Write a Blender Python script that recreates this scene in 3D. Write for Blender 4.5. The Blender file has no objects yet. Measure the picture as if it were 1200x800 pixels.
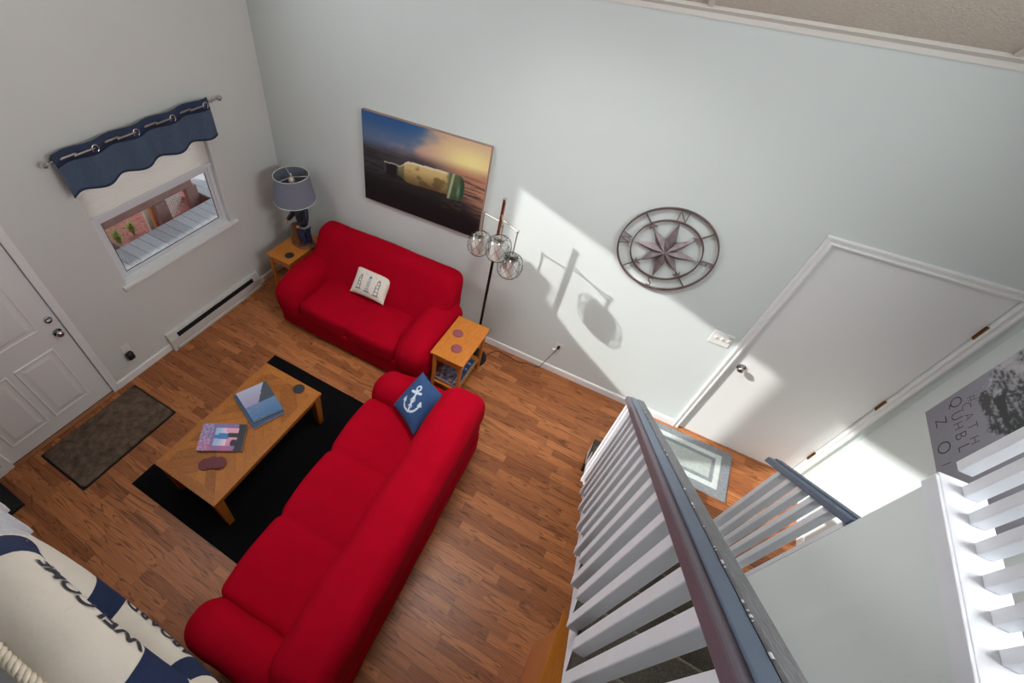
import bpy, bmesh, math, random
from mathutils import Vector, Matrix, noise
random.seed(7)
SC = bpy.context.scene
COL = SC.collection
PI = math.pi

# ------------------------------------------------------------------ camera, sky, sun, exposure
cam_d = bpy.data.cameras.new('camera'); cam = bpy.data.objects.new('camera', cam_d); COL.objects.link(cam)
cam_d.sensor_width = 36.0; cam_d.lens = 535.2647 / 1200 * 36
cam_d.shift_x = (600 - 493.3345) / 1200; cam_d.shift_y = (411.2957 - 400) / 1200
cam_d.clip_start = 0.02
RR = [Vector((0.8563403, 0.5145624, 0.0436669)), Vector((0.4091575, -0.6244650, -0.6653071)), Vector((-0.3150735, 0.5875960, -0.7452916))]
CAM = Vector((3.69959, -3.36052, 3.61479))
ax, ay, az = RR[0], -RR[1], -RR[2]
cam.matrix_world = Matrix(((ax.x, ay.x, az.x, CAM.x), (ax.y, ay.y, az.y, CAM.y), (ax.z, ay.z, az.z, CAM.z), (0, 0, 0, 1)))
SC.camera = cam

world = bpy.data.worlds.new('sky'); SC.world = world; world.use_nodes = True
bg = world.node_tree.nodes['Background']; bg.inputs[0].default_value = (0.80, 0.90, 1.0, 1); bg.inputs[1].default_value = 1.6

SUN_D = Vector((2.11, 1.0, -1.445)).normalized()
sl = bpy.data.lights.new('sun', 'SUN'); sl.energy = 4.2; sl.angle = 0.011; sl.color = (1.0, 0.985, 0.95)
so = bpy.data.objects.new('sun', sl); COL.objects.link(so); so.rotation_euler = SUN_D.to_track_quat('-Z', 'Y').to_euler(); so.location = (-6, -4, 8)

XRW = 5.76
def area(name, loc, direction, sx, sy, power, color):
    l = bpy.data.lights.new(name, 'AREA'); l.shape = 'RECTANGLE'; l.size = sx; l.size_y = sy; l.energy = power; l.color = color
    o = bpy.data.objects.new(name, l); COL.objects.link(o); o.location = loc
    o.rotation_euler = Vector(direction).to_track_quat('-Z', 'Y').to_euler(); return o
# daylight entering the gable windows; added fill lights behind the camera and on the right
area('daylight_gable', (0.05, -2.45, 3.75), (1, 0.0, 0.0), 1.9, 1.2, 42, (0.94, 0.97, 1.0))
area('fill_loft', (3.0, -6.7, 4.1), (0, 1, -0.10), 4.2, 1.5, 62, (0.97, 0.98, 1.0))
area('fill_right', (XRW - .06, -2.15, 3.5), (-1, -0.03, -0.42), 1.5, 0.6, 34, (0.97, 0.99, 1.0)).data.spread = math.radians(145)

vs = SC.view_settings; vs.view_transform = 'Standard'; vs.look = 'None'; vs.gamma = 1.0; vs.use_curve_mapping = False
vs.exposure = 0.30

# ------------------------------------------------------------------ materials
def lin(c):
    c = c / 255.0
    return c / 12.92 if c <= 0.04045 else ((c + 0.055) / 1.055) ** 2.4
def S(r, g, b): return (lin(r), lin(g), lin(b), 1.0)

def mat(name, col, rough=0.6, metal=0.0, var=0.0, vscale=6.0, bump=0.0, bscale=200.0, spec=0.5, sheen=0.0, coat=0.0, stretch=(1, 1, 1)):
    m = bpy.data.materials.new(name); m.use_nodes = True; nt = m.node_tree; N = nt.nodes; L = nt.links
    p = N['Principled BSDF']; p.inputs['Base Color'].default_value = col; p.inputs['Roughness'].default_value = rough
    p.inputs['Metallic'].default_value = metal; p.inputs['Specular IOR Level'].default_value = spec
    if sheen: p.inputs['Sheen Weight'].default_value = sheen
    if coat: p.inputs['Coat Weight'].default_value = coat
    tc = N.new('ShaderNodeTexCoord'); mp = N.new('ShaderNodeMapping'); mp.inputs['Scale'].default_value = stretch
    L.new(tc.outputs['Object'], mp.inputs['Vector'])
    if var:
        n = N.new('ShaderNodeTexNoise'); n.inputs['Scale'].default_value = vscale; n.inputs['Detail'].default_value = 5
        L.new(mp.outputs[0], n.inputs['Vector'])
        r = N.new('ShaderNodeMapRange'); r.inputs[1].default_value = .25; r.inputs[2].default_value = .75
        r.inputs[3].default_value = 1 - var; r.inputs[4].default_value = 1 + var
        L.new(n.outputs['Fac'], r.inputs[0])
        x = N.new('ShaderNodeMix'); x.data_type = 'RGBA'; x.blend_type = 'MULTIPLY'; x.inputs[0].default_value = 1
        x.inputs[6].default_value = col; L.new(r.outputs[0], x.inputs[7]); L.new(x.outputs[2], p.inputs['Base Color'])
    if bump:
        n = N.new('ShaderNodeTexNoise'); n.inputs['Scale'].default_value = bscale; n.inputs['Detail'].default_value = 3
        L.new(mp.outputs[0], n.inputs['Vector'])
        b = N.new('ShaderNodeBump'); b.inputs['Strength'].default_value = bump; b.inputs['Distance'].default_value = 0.004
        L.new(n.outputs['Fac'], b.inputs['Height']); L.new(b.outputs[0], p.inputs['Normal'])
    return m

def wood(name, c_lo, c_hi, scale=(1.2, 14, 14), rough=0.4, use_rnd=False, rings=0.35, coat=0.0, lines=0.0, spec=0.5):
    m = bpy.data.materials.new(name); m.use_nodes = True; nt = m.node_tree; N = nt.nodes; L = nt.links
    p = N['Principled BSDF']; p.inputs['Roughness'].default_value = rough
    if coat: p.inputs['Coat Weight'].default_value = coat; p.inputs['Coat Roughness'].default_value = 0.25
    tc = N.new('ShaderNodeTexCoord'); vec = tc.outputs['Object']
    if use_rnd:
        at = N.new('ShaderNodeAttribute'); at.attribute_name = 'rnd'
        ad = N.new('ShaderNodeVectorMath'); ad.operation = 'MULTIPLY_ADD'
        cb = N.new('ShaderNodeCombineXYZ'); L.new(at.outputs['Fac'], cb.inputs[0]); L.new(at.outputs['Fac'], cb.inputs[1]); L.new(at.outputs['Fac'], cb.inputs[2])
        ad.inputs[1].default_value = (37, 53, 71); L.new(cb.outputs[0], ad.inputs[0]); L.new(vec, ad.inputs[2]); vec = ad.outputs[0]
    mp = N.new('ShaderNodeMapping'); mp.inputs['Scale'].default_value = scale; L.new(vec, mp.inputs['Vector'])
    n1 = N.new('ShaderNodeTexNoise'); n1.inputs['Scale'].default_value = 1.0; n1.inputs['Detail'].default_value = 2; n1.inputs['Distortion'].default_value = 0.4
    L.new(mp.outputs[0], n1.inputs['Vector'])
    mu = N.new('ShaderNodeMath'); mu.operation = 'MULTIPLY'; mu.inputs[1].default_value = 9.0; L.new(n1.outputs['Fac'], mu.inputs[0])
    fr = N.new('ShaderNodeMath'); fr.operation = 'PINGPONG'; fr.inputs[1].default_value = 0.5; L.new(mu.outputs[0], fr.inputs[0])
    n2 = N.new('ShaderNodeTexNoise'); n2.inputs['Scale'].default_value = 6.0; n2.inputs['Detail'].default_value = 5
    mp2 = N.new('ShaderNodeMapping'); mp2.inputs['Scale'].default_value = (scale[0], scale[1] * 2.2, scale[2] * 2.2); L.new(vec, mp2.inputs['Vector']); L.new(mp2.outputs[0], n2.inputs['Vector'])
    a = N.new('ShaderNodeMath'); a.operation = 'MULTIPLY'; a.inputs[1].default_value = 2 * rings; L.new(fr.outputs[0], a.inputs[0])
    c = N.new('ShaderNodeMath'); c.operation = 'MULTIPLY_ADD'; c.inputs[1].default_value = 1 - rings; L.new(n2.outputs['Fac'], c.inputs[0]); L.new(a.outputs[0], c.inputs[2])
    fac = c.outputs[0]
    if use_rnd:
        d = N.new('ShaderNodeMath'); d.operation = 'MULTIPLY_ADD'; d.inputs[1].default_value = 0.45; L.new(at.outputs['Fac'], d.inputs[0])
        e = N.new('ShaderNodeMath'); e.operation = 'MULTIPLY_ADD'; e.inputs[1].default_value = 0.7; e.inputs[2].default_value = -0.12; L.new(fac, e.inputs[0])
        L.new(e.outputs[0], d.inputs[2]); fac = d.outputs[0]
    mx = N.new('ShaderNodeMix'); mx.data_type = 'RGBA'; mx.inputs[6].default_value = c_lo; mx.inputs[7].default_value = c_hi
    mx.clamp_factor = True
    L.new(fac, mx.inputs[0]); outc = mx.outputs[2]; p.inputs['Specular IOR Level'].default_value = spec
    if lines:
        ln = N.new('ShaderNodeMapRange'); ln.interpolation_type = 'SMOOTHSTEP'; ln.inputs[1].default_value = .30; ln.inputs[2].default_value = .5; ln.inputs[3].default_value = 1.0; ln.inputs[4].default_value = 1 - lines
        L.new(fr.outputs[0], ln.inputs[0]); ml = N.new('ShaderNodeMix'); ml.data_type = 'RGBA'; ml.blend_type = 'MULTIPLY'; ml.inputs[0].default_value = 1
        L.new(outc, ml.inputs[6]); L.new(ln.outputs[0], ml.inputs[7]); outc = ml.outputs[2]
    L.new(outc, p.inputs['Base Color'])
    return m

def attr_mat(name, rough=0.6, bump=0.0, bscale=300, sheen=0):
    m = mat(name, (1, 1, 1, 1), rough, bump=bump, bscale=bscale, sheen=sheen); nt = m.node_tree
    a = nt.nodes.new('ShaderNodeAttribute'); a.attribute_name = 'Col'
    nt.links.new(a.outputs['Color'], nt.nodes['Principled BSDF'].inputs['Base Color']); return m

def clear_mat(name, tint=(1, 1, 1, 1), gloss=0.10, rough=0.02):
    m = bpy.data.materials.new(name); m.use_nodes = True; nt = m.node_tree; N = nt.nodes; L = nt.links; N.remove(N['Principled BSDF'])
    t = N.new('ShaderNodeBsdfTransparent'); t.inputs[0].default_value = tint
    g = N.new('ShaderNodeBsdfGlossy'); g.inputs['Roughness'].default_value = rough
    x = N.new('ShaderNodeMixShader'); x.inputs[0].default_value = gloss
    L.new(t.outputs[0], x.inputs[1]); L.new(g.outputs[0], x.inputs[2]); L.new(x.outputs[0], N['Material Output'].inputs['Surface']); return m

M = {}
M['wall'] = mat('wall_paint', S(218, 225, 223), 0.75, var=0.015, vscale=2, bump=0.12, bscale=160)
M['wallside'] = mat('wall_paint_side', S(218, 219, 216), 0.75, var=0.015, vscale=2, bump=0.12, bscale=160)
M['white'] = mat('white_trim', S(240, 240, 239), 0.45, var=0.015)
M['door'] = mat('white_door', S(238, 238, 237), 0.5, bump=0.03, bscale=300)
M['rail_white'] = mat('white_gloss_paint', S(222, 224, 229), 0.4, var=0.03, vscale=14, bump=0.06, bscale=60)
M['floor'] = wood('laminate', S(118, 64, 36), S(220, 143, 88), scale=(1.0, 14, 14), rough=0.38, use_rnd=True, rings=0.3, lines=0.6, spec=0.3)
M['ceil'] = mat('ceiling_tile', S(214, 205, 192), 0.9, var=0.08, vscale=60, bump=0.9, bscale=110)
M['gridbar'] = mat('grid_white', S(226, 222, 214), 0.5)
M['red'] = mat('red_slipcover', S(164, 0, 28), 0.9, var=0.07, vscale=7, bump=0.25, bscale=260, spec=0.08)
M['oak'] = wood('honey_oak', S(120, 66, 20), S(184, 114, 44), scale=(14, 2.0, 14), rough=0.5, rings=0.3, spec=.3)
M['oakx'] = wood('honey_oak_diag', S(122, 68, 20), S(188, 118, 46), scale=(9, 9, 9), rough=0.5, rings=0.25, use_rnd=True, spec=.3)
M['maple'] = wood('orange_wood', S(176, 98, 30), S(214, 136, 56), scale=(10, 1.6, 10), rough=0.35, rings=0.2)
M['black_rug'] = mat('black_rug', S(14, 14, 17), 0.95, var=0.2, vscale=200, bump=0.6, bscale=500, spec=0.1)
M['brown_mat'] = mat('brown_shag', S(104, 88, 76), 0.95, var=0.5, vscale=16, bump=0.9, bscale=260, spec=0.1)
M['black'] = mat('black_plastic', S(16, 16, 17), 0.4)
M['blackgap'] = mat('black_gap', S(10, 10, 10), 0.9)
M['chrome'] = mat('chrome', S(205, 205, 210), 0.12, 1.0)
M['nickel'] = mat('brushed_nickel', S(185, 180, 172), 0.28, 1.0)
M['brass'] = mat('aged_brass', S(150, 105, 60), 0.35, 1.0, var=0.1, vscale=40)
M['bronze'] = mat('dark_bronze_pole', S(46, 34, 28), 0.3, 0.8)
M['copper'] = mat('copper_pole', S(170, 120, 95), 0.2, 1.0)
M['navy'] = mat('navy_sheer_fabric', S(84, 98, 120), 0.85, var=0.1, vscale=60, bump=0.3, bscale=400, spec=0.1)
M['navy_hem'] = mat('navy_hem_fabric', S(56, 66, 90), 0.9, bump=0.3, bscale=400, spec=0.1)
M['blind'] = mat('cream_cellular_blind', S(250, 249, 246), 0.8)
nt_ = M['blind'].node_tree; tl_ = nt_.nodes.new('ShaderNodeBsdfTranslucent'); tl_.inputs[0].default_value = S(255, 252, 246); ms_ = nt_.nodes.new('ShaderNodeMixShader'); ms_.inputs[0].default_value = 0.6
nt_.links.new(nt_.nodes['Principled BSDF'].outputs[0], ms_.inputs[1]); nt_.links.new(tl_.outputs[0], ms_.inputs[2]); nt_.links.new(ms_.outputs[0], nt_.nodes['Material Output'].inputs['Surface'])
M['vinyl'] = mat('white_vinyl', S(226, 228, 232), 0.35)
M['glass'] = clear_mat('window_glass', gloss=0.04)
M['shade'] = mat('grey_blue_linen_shade', S(122, 126, 142), 0.9, var=0.05, vscale=80, bump=0.3, bscale=400)
M['shade_in'] = mat('shade_trim', S(206, 202, 194), 0.8)
M['navycoat'] = mat('painted_navy_coat', S(26, 34, 50), 0.4, var=0.2, vscale=40)
M['bluejean'] = mat('painted_blue_trousers', S(30, 44, 74), 0.4, var=0.2, vscale=40)
M['skin'] = mat('painted_skin', S(200, 140, 104), 0.5)
M['stump'] = mat('painted_brown_stump', S(112, 70, 46), 0.5, var=0.35, vscale=30, bump=0.5, bscale=60)
M['redshirt'] = mat('painted_red_shirt', S(150, 40, 50), 0.5)
M['bone'] = mat('ivory_finial', S(220, 212, 196), 0.4)
M['wire'] = mat('dark_wire', S(60, 58, 58), 0.3, 0.9)
M['globe'] = clear_mat('clear_textured_globe', (0.97, 0.98, 0.98, 1), 0.06, 0.08)
M['mercury'] = mat('mercury_glass', S(236, 234, 228), 0.3, 0.55, var=0.12, vscale=30, bump=0.5, bscale=45)
M['metalart'] = mat('weathered_copper_art', S(138, 124, 126), 0.5, 0.35, var=0.35, vscale=24)
M['metalring'] = mat('weathered_bronze_ring', S(112, 92, 88), 0.5, 0.35, var=0.4, vscale=14)
M['rail_dark'] = mat('slate_paint_rail', S(88, 101, 120), 0.4, var=0.08, vscale=12)
M['rail_purple'] = mat('slate_paint_rail_edge', S(96, 86, 96), 0.42, var=0.06, vscale=12)
M['grip'] = mat('grey_grip_strip', S(112, 113, 116), 0.75, var=0.15, vscale=30, bump=0.9, bscale=70, stretch=(3, .6, .6))
M['chip'] = mat('white_paint_chip', S(220, 222, 224), 0.6)
M['carpet'] = mat('dark_stair_carpet', S(74, 68, 61), 0.95, var=0.55, vscale=260, bump=0.8, bscale=420, spec=0.05)
M['nosing'] = mat('carpet_nosing_highlight', S(112, 102, 90), 0.95, var=0.4, vscale=260, bump=0.6, bscale=420, spec=0.05)  # paler tone paints the highlight along each step edge
M['cream'] = mat('cream_canvas', S(208, 199, 186), 0.85, var=0.05, vscale=14, bump=0.5, bscale=28, spec=0.1)
M['ringnavy'] = mat('navy_canvas', S(38, 47, 74), 0.85, var=0.1, vscale=40, bump=0.3, bscale=120, spec=0.1)
M['rope'] = mat('cream_rope', S(214, 202, 182), 0.9, var=0.12, vscale=60)
M['ink'] = mat('dark_ink', S(34, 36, 50), 0.8)
M['print'] = attr_mat('print', 0.55)
M['clothprint'] = attr_mat('cloth_print', 0.9, bump=0.3, bscale=320)
M['rugprint'] = attr_mat('rug_print', 0.95, bump=0.8, bscale=260)
M['canvas_edge'] = mat('canvas_wrap', S(150, 120, 104), 0.7, var=0.2, vscale=6)
M['paper'] = mat('page_edges', S(214, 208, 198), 0.8)
M['burgundy'] = mat('burgundy_leather', S(98, 34, 44), 0.6, var=0.12, vscale=60, bump=0.3, bscale=200)
M['mauve'] = mat('mauve_leather', S(142, 74, 84), 0.6, var=0.12, vscale=60, bump=0.3, bscale=200)
M['charcoal'] = mat('charcoal_leather', S(34, 34, 36), 0.6, bump=0.3, bscale=200)
M['heater'] = mat('enamel_heater', S(212, 210, 206), 0.4)
M['bookblue'] = mat('blue_book_cloth', S(60, 84, 120), 0.6, var=0.4, vscale=18)
M['bookgrey'] = mat('patterned_book_cover', S(120, 110, 118), 0.6, var=0.6, vscale=34)
M['tray'] = mat('dark_rubber', S(34, 33, 36), 0.8, var=0.1)
M['deck'] = wood('grey_deck', S(112, 112, 114), S(160, 160, 160), scale=(2.0, 16, 16), rough=0.8, use_rnd=True)
M['porchwood'] = mat('mauve_stained_wood', S(120, 92, 84), 0.8, var=0.15, vscale=9)
M['palewood'] = mat('pale_post', S(196, 190, 170), 0.8, var=0.15, vscale=20)
M['orangewood'] = mat('orange_post', S(204, 140, 84), 0.8, var=0.1)
M['mulch'] = mat('red_bark_mulch', S(150, 92, 80), 0.95, var=0.5, vscale=26, bump=1.0, bscale=30)
M['leaf'] = mat('green_blade', S(120, 150, 60), 0.6, var=0.25, vscale=20)
M['lattice'] = mat('white_lattice', S(232, 228, 222), 0.7)
M['roofing'] = mat('grey_shingle', S(90, 88, 88), 0.9, var=0.2, vscale=20)
M['stone'] = mat('pale_stone', S(196, 184, 176), 0.9, var=0.2, vscale=12)
M['switch'] = mat('ivory_switch', S(234, 233, 228), 0.4)
M['threshold'] = wood('threshold_wood', S(140, 84, 52), S(186, 124, 82), scale=(14, 2, 14), rough=0.4)

# ------------------------------------------------------------------ geometry helpers
class B:
    def __init__(s): s.v = []; s.f = []
    def add(s, vs, fs):
        o = len(s.v); s.v += [tuple(p) for p in vs]; s.f += [tuple(i + o for i in q) for q in fs]; return s
    def hexa(s, p): return s.add(p, [(0, 3, 2, 1), (4, 5, 6, 7), (0, 1, 5, 4), (1, 2, 6, 5), (2, 3, 7, 6), (3, 0, 4, 7)])
    def box(s, x0, y0, z0, x1, y1, z1):
        x0, x1 = min(x0, x1), max(x0, x1); y0, y1 = min(y0, y1), max(y0, y1); z0, z1 = min(z0, z1), max(z0, z1)
        return s.hexa([(x0, y0, z0), (x1, y0, z0), (x1, y1, z0), (x0, y1, z0), (x0, y0, z1), (x1, y0, z1), (x1, y1, z1), (x0, y1, z1)])
    def prism(s, poly, axis, a, b):
        n = len(poly)
        def P(u, w, t): return {'x': (t, u, w), 'y': (u, t, w), 'z': (u, w, t)}[axis]
        return s.add([P(u, w, a) for u, w in poly] + [P(u, w, b) for u, w in poly],
                     [tuple(range(n))[::-1], tuple(range(n, 2 * n))] + [(i, (i + 1) % n, n + (i + 1) % n, n + i) for i in range(n)])
    def tube(s, pts, r, n=10, closed=False):
        pts = [Vector(p) for p in pts]; m = len(pts); rs = r if isinstance(r, (list, tuple)) else [r] * m
        t0 = (pts[1] - pts[0]).normalized(); up = Vector((0, 0, 1)) if abs(t0.z) < .9 else Vector((1, 0, 0))
        nrm = t0.cross(up).normalized(); V = []; F = []
        for i, p in enumerate(pts):
            if closed: t = (pts[(i + 1) % m] - pts[i - 1]).normalized()
            else: t = (pts[min(i + 1, m - 1)] - pts[max(i - 1, 0)]).normalized()
            nrm = (nrm - t * nrm.dot(t)).normalized(); bn = t.cross(nrm)
            for k in range(n):
                a = 2 * PI * k / n; V.append(p + (nrm * math.cos(a) + bn * math.sin(a)) * rs[i])
        for i in range(m if closed else m - 1):
            j = (i + 1) % m
            for k in range(n): F.append((i * n + k, i * n + (k + 1) % n, j * n + (k + 1) % n, j * n + k))
        if not closed: F += [tuple(range(n))[::-1], tuple(range((m - 1) * n, m * n))]
        return s.add(V, F)
    def cyl(s, p0, p1, r0, r1=None, n=20): return s.tube([p0, p1], [r0, r0 if r1 is None else r1], n)
    def lathe(s, prof, c, n=32, axis='z'):
        V = []; F = []; m = len(prof); c = Vector(c)
        for r, h in prof:
            for k in range(n):
                a = 2 * PI * k / n; u, w = r * math.cos(a), r * math.sin(a)
                V.append(c + Vector({'z': (u, w, h), 'y': (u, h, w), 'x': (h, u, w)}[axis]))
        for i in range(m - 1):
            for k in range(n): F.append((i * n + k, i * n + (k + 1) % n, (i + 1) * n + (k + 1) % n, (i + 1) * n + k))
        if prof[0][0] > 1e-6: F.append(tuple(range(n))[::-1])
        if prof[-1][0] > 1e-6: F.append(tuple(range((m - 1) * n, m * n)))
        return s.add(V, F)
    def rbox(s, c, d, r, n=(12, 12, 8), fn=None):
        # rounded box: cube grid clamped to a core box and pushed out by r
        h = [x / 2 for x in d]; c = Vector(c); V = []; idx = {}; F = []
        def vid(i, j, k):
            if (i, j, k) in idx: return idx[(i, j, k)]
            p = Vector((h[0] * (2 * i / n[0] - 1), h[1] * (2 * j / n[1] - 1), h[2] * (2 * k / n[2] - 1)))
            q = Vector([max(-(h[a] - r), min(h[a] - r, p[a])) for a in range(3)]); e = p - q
            if e.length > 1e-9: p = q + e.normalized() * r
            if fn: p = Vector(fn(p))
            idx[(i, j, k)] = len(V); V.append(c + p); return idx[(i, j, k)]
        for a in range(3):
            b_, c_ = (a + 1) % 3, (a + 2) % 3
            for side in (0, n[a]):
                for i in range(n[b_]):
                    for j in range(n[c_]):
                        q = []
                        for di, dj in ((0, 0), (1, 0), (1, 1), (0, 1)):
                            t = [0, 0, 0]; t[a] = side; t[b_] = i + di; t[c_] = j + dj; q.append(vid(*t))
                        F.append(tuple(q if side else q[::-1]))
        return s.add(V, F)

def finish(me, smooth=None):
    bm = bmesh.new(); bm.from_mesh(me); bmesh.ops.recalc_face_normals(bm, faces=bm.faces); bm.to_mesh(me); bm.free()
    if smooth is not None:
        me.polygons.foreach_set('use_smooth', [True] * len(me.polygons)); me.set_sharp_from_angle(angle=math.radians(smooth))

def attach(o, parent, world):
    if parent is None: return
    o.parent = parent
    if world and parent.type == 'EMPTY': o.matrix_parent_inverse = parent.matrix_basis.inverted()

def obj(name, b, m, parent=None, smooth=None, bevel=0, world=True, label=None, kind=None):
    me = bpy.data.meshes.new(name); me.from_pydata(b.v, [], b.f); me.update(); finish(me, smooth); me.materials.append(m)
    o = bpy.data.objects.new(name, me); COL.objects.link(o); attach(o, parent, world)
    if bevel:
        md = o.modifiers.new('bevel', 'BEVEL'); md.width = bevel; md.segments = 2; md.limit_method = 'ANGLE'; md.angle_limit = .6
    if label: o['label'] = label
    if kind: o['kind'] = kind
    return o

def thing(name, label, cat, loc=(0, 0, 0), rotz=0, group=None):
    o = bpy.data.objects.new(name, None); COL.objects.link(o); o.location = loc; o.rotation_euler = (0, 0, rotz)
    o.empty_display_size = 0.1; o['label'] = label; o['category'] = cat
    if group: o['group'] = group
    o.matrix_basis = Matrix.Translation(Vector(loc)) @ Matrix.Rotation(rotz, 4, 'Z'); return o
def tag(o, label, cat, group=None):
    o['label'] = label; o['category'] = cat
    if group: o['group'] = group
    return o
def struct(o, label=None):
    o['kind'] = 'structure'
    if label: o['label'] = label
    return o
def sroot(name, loc=(0, 0, 0), label=None):
    o = bpy.data.objects.new(name, None); COL.objects.link(o); o.location = loc; o.matrix_basis = Matrix.Translation(Vector(loc)); return struct(o, label)

def copy_tree(o, parent=None):
    c = o.copy(); COL.objects.link(c)
    if parent is not None: c.parent = parent
    for ch in list(o.children): copy_tree(ch, c)
    return c

def setcol(me, fn):
    a = me.color_attributes.new('Col', 'FLOAT_COLOR', 'POINT')
    for i, v in enumerate(me.vertices): a.data[i].color = fn(v.co, i)

def print_panel(name, c00, c10, c11, c01, nx, ny, fn, m, parent=None, world=True):
    # flat printed sheet: fn(u, v) -> (r, g, b) in 0..255
    c00, c10, c11, c01 = map(Vector, (c00, c10, c11, c01)); V = []; C = []; F = []
    for j in range(ny + 1):
        for i in range(nx + 1):
            u, v = i / nx, j / ny
            V.append(tuple(c00 * (1 - u) * (1 - v) + c10 * u * (1 - v) + c11 * u * v + c01 * (1 - u) * v)); C.append(S(*fn(u, v)))
    for j in range(ny):
        for i in range(nx):
            a = j * (nx + 1) + i; F.append((a, a + 1, a + nx + 2, a + nx + 1))
    me = bpy.data.meshes.new(name); me.from_pydata(V, [], F); me.update(); me.materials.append(m)
    a = me.color_attributes.new('Col', 'FLOAT_COLOR', 'POINT')
    a.data.foreach_set('color', [x for c in C for x in c])
    o = bpy.data.objects.new(name, me); COL.objects.link(o); attach(o, parent, world); return o

def text_geo(s, size, extrude=0.0, align='CENTER', bold=0.0, sub=0):
    cu = bpy.data.curves.new('t', 'FONT'); cu.body = s; cu.size = size; cu.align_x = align; cu.align_y = 'CENTER'; cu.extrude = extrude; cu.offset = bold; cu.resolution_u = 4
    o = bpy.data.objects.new('t', cu); COL.objects.link(o); bpy.context.view_layer.update()
    me = bpy.data.meshes.new_from_object(o.evaluated_get(bpy.context.evaluated_depsgraph_get()))
    bm = bmesh.new(); bm.from_mesh(me); bmesh.ops.triangulate(bm, faces=bm.faces)
    if sub: bmesh.ops.subdivide_edges(bm, edges=bm.edges, cuts=sub, use_grid_fill=True); bmesh.ops.triangulate(bm, faces=bm.faces)
    v = [tuple(x.co) for x in bm.verts]; bm.verts.index_update(); f = [tuple(x.index for x in q.verts) for q in bm.faces]
    bm.free(); bpy.data.objects.remove(o); bpy.data.meshes.remove(me); bpy.data.curves.remove(cu); return v, f

def mixc(a, b, t):
    t = max(0.0, min(1.0, t)); return tuple(a[i] * (1 - t) + b[i] * t for i in range(3))
def smooth01(x, a, b):
    t = max(0.0, min(1.0, (x - a) / (b - a))); return t * t * (3 - 2 * t)
def fbm(x, y, o=4):
    return noise.fractal(Vector((x, y, 0.37)), 1.0, 2.0, o)

def cushion(name, c00, c10, c11, c01, thick, m, fn=None, n=44, parent=None, world=True):
    # pillow between four corners: full in the middle, pinched at the seams; print on the +normal side
    c00, c10, c11, c01 = map(Vector, (c00, c10, c11, c01)); nrm = (c10 - c00).cross(c01 - c00).normalized()
    V = []; C = []; F = []; ctr = (c00 + c10 + c11 + c01) / 4
    for side in (1, -1):
        for j in range(n + 1):
            for i in range(n + 1):
                u, v = i / n, j / n; a, b = 2 * u - 1, 2 * v - 1
                p = c00 * (1 - u) * (1 - v) + c10 * u * (1 - v) + c11 * u * v + c01 * (1 - u) * v
                p = ctr + (p - ctr) * (1 - 0.055 * (1 - a * a) * (b * b) - 0.055 * (1 - b * b) * (a * a))
                h = ((1 - abs(a) ** 2.6) * (1 - abs(b) ** 2.6)) ** 0.55
                w = noise.noise(Vector((u * 5, v * 5, side * 3.1))) * 0.06 * h
                V.append(tuple(p + nrm * side * thick / 2 * (h + w + 0.03))); C.append(S(*(fn(u, v) if fn and side > 0 else (fn(0.02, 0.02) if fn else (255, 255, 255)))))
    q = (n + 1) ** 2
    for s in (0, 1):
        for j in range(n):
            for i in range(n):
                a = s * q + j * (n + 1) + i; t = (a, a + 1, a + n + 2, a + n + 1); F.append(t if s == 0 else t[::-1])
    rim = [i for i in range(n + 1)] + [j * (n + 1) + n for j in range(1, n + 1)] + [n * (n + 1) + i for i in range(n - 1, -1, -1)] + [j * (n + 1) for j in range(n - 1, 0, -1)]
    for k in range(len(rim)):
        a, b = rim[k], rim[(k + 1) % len(rim)]; F.append((a, q + a, q + b, b))
    me = bpy.data.meshes.new(name); me.from_pydata(V, [], F); me.update()
    ca = me.color_attributes.new('Col', 'FLOAT_COLOR', 'POINT'); ca.data.foreach_set('color', [x for c in C for x in c])
    finish(me, 60); me.materials.append(m)
    o = bpy.data.objects.new(name, me); COL.objects.link(o); attach(o, parent, world); return o

def wall_poly(name, outline, holes, axis, pos, depth, m):
    # wall face from an outline with holes, extruded by depth along the axis
    bm = bmesh.new(); P = (lambda u, w: (pos, u, w)) if axis == 'x' else (lambda u, w: (u, pos, w)); E = []
    for loop in [outline] + holes:
        vs = [bm.verts.new(P(*q)) for q in loop]
        for i in range(len(vs)): E.append(bm.edges.new((vs[i], vs[(i + 1) % len(vs)])))
    bmesh.ops.triangle_fill(bm, use_beauty=True, edges=E)
    r = bmesh.ops.extrude_face_region(bm, geom=list(bm.faces))
    d = Vector((depth, 0, 0)) if axis == 'x' else Vector((0, depth, 0))
    bmesh.ops.translate(bm, verts=[g for g in r['geom'] if isinstance(g, bmesh.types.BMVert)], vec=d)
    bmesh.ops.recalc_face_normals(bm, faces=bm.faces)
    me = bpy.data.meshes.new(name); bm.to_mesh(me); bm.free(); me.materials.append(m)
    o = bpy.data.objects.new(name, me); COL.objects.link(o); return struct(o)

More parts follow.
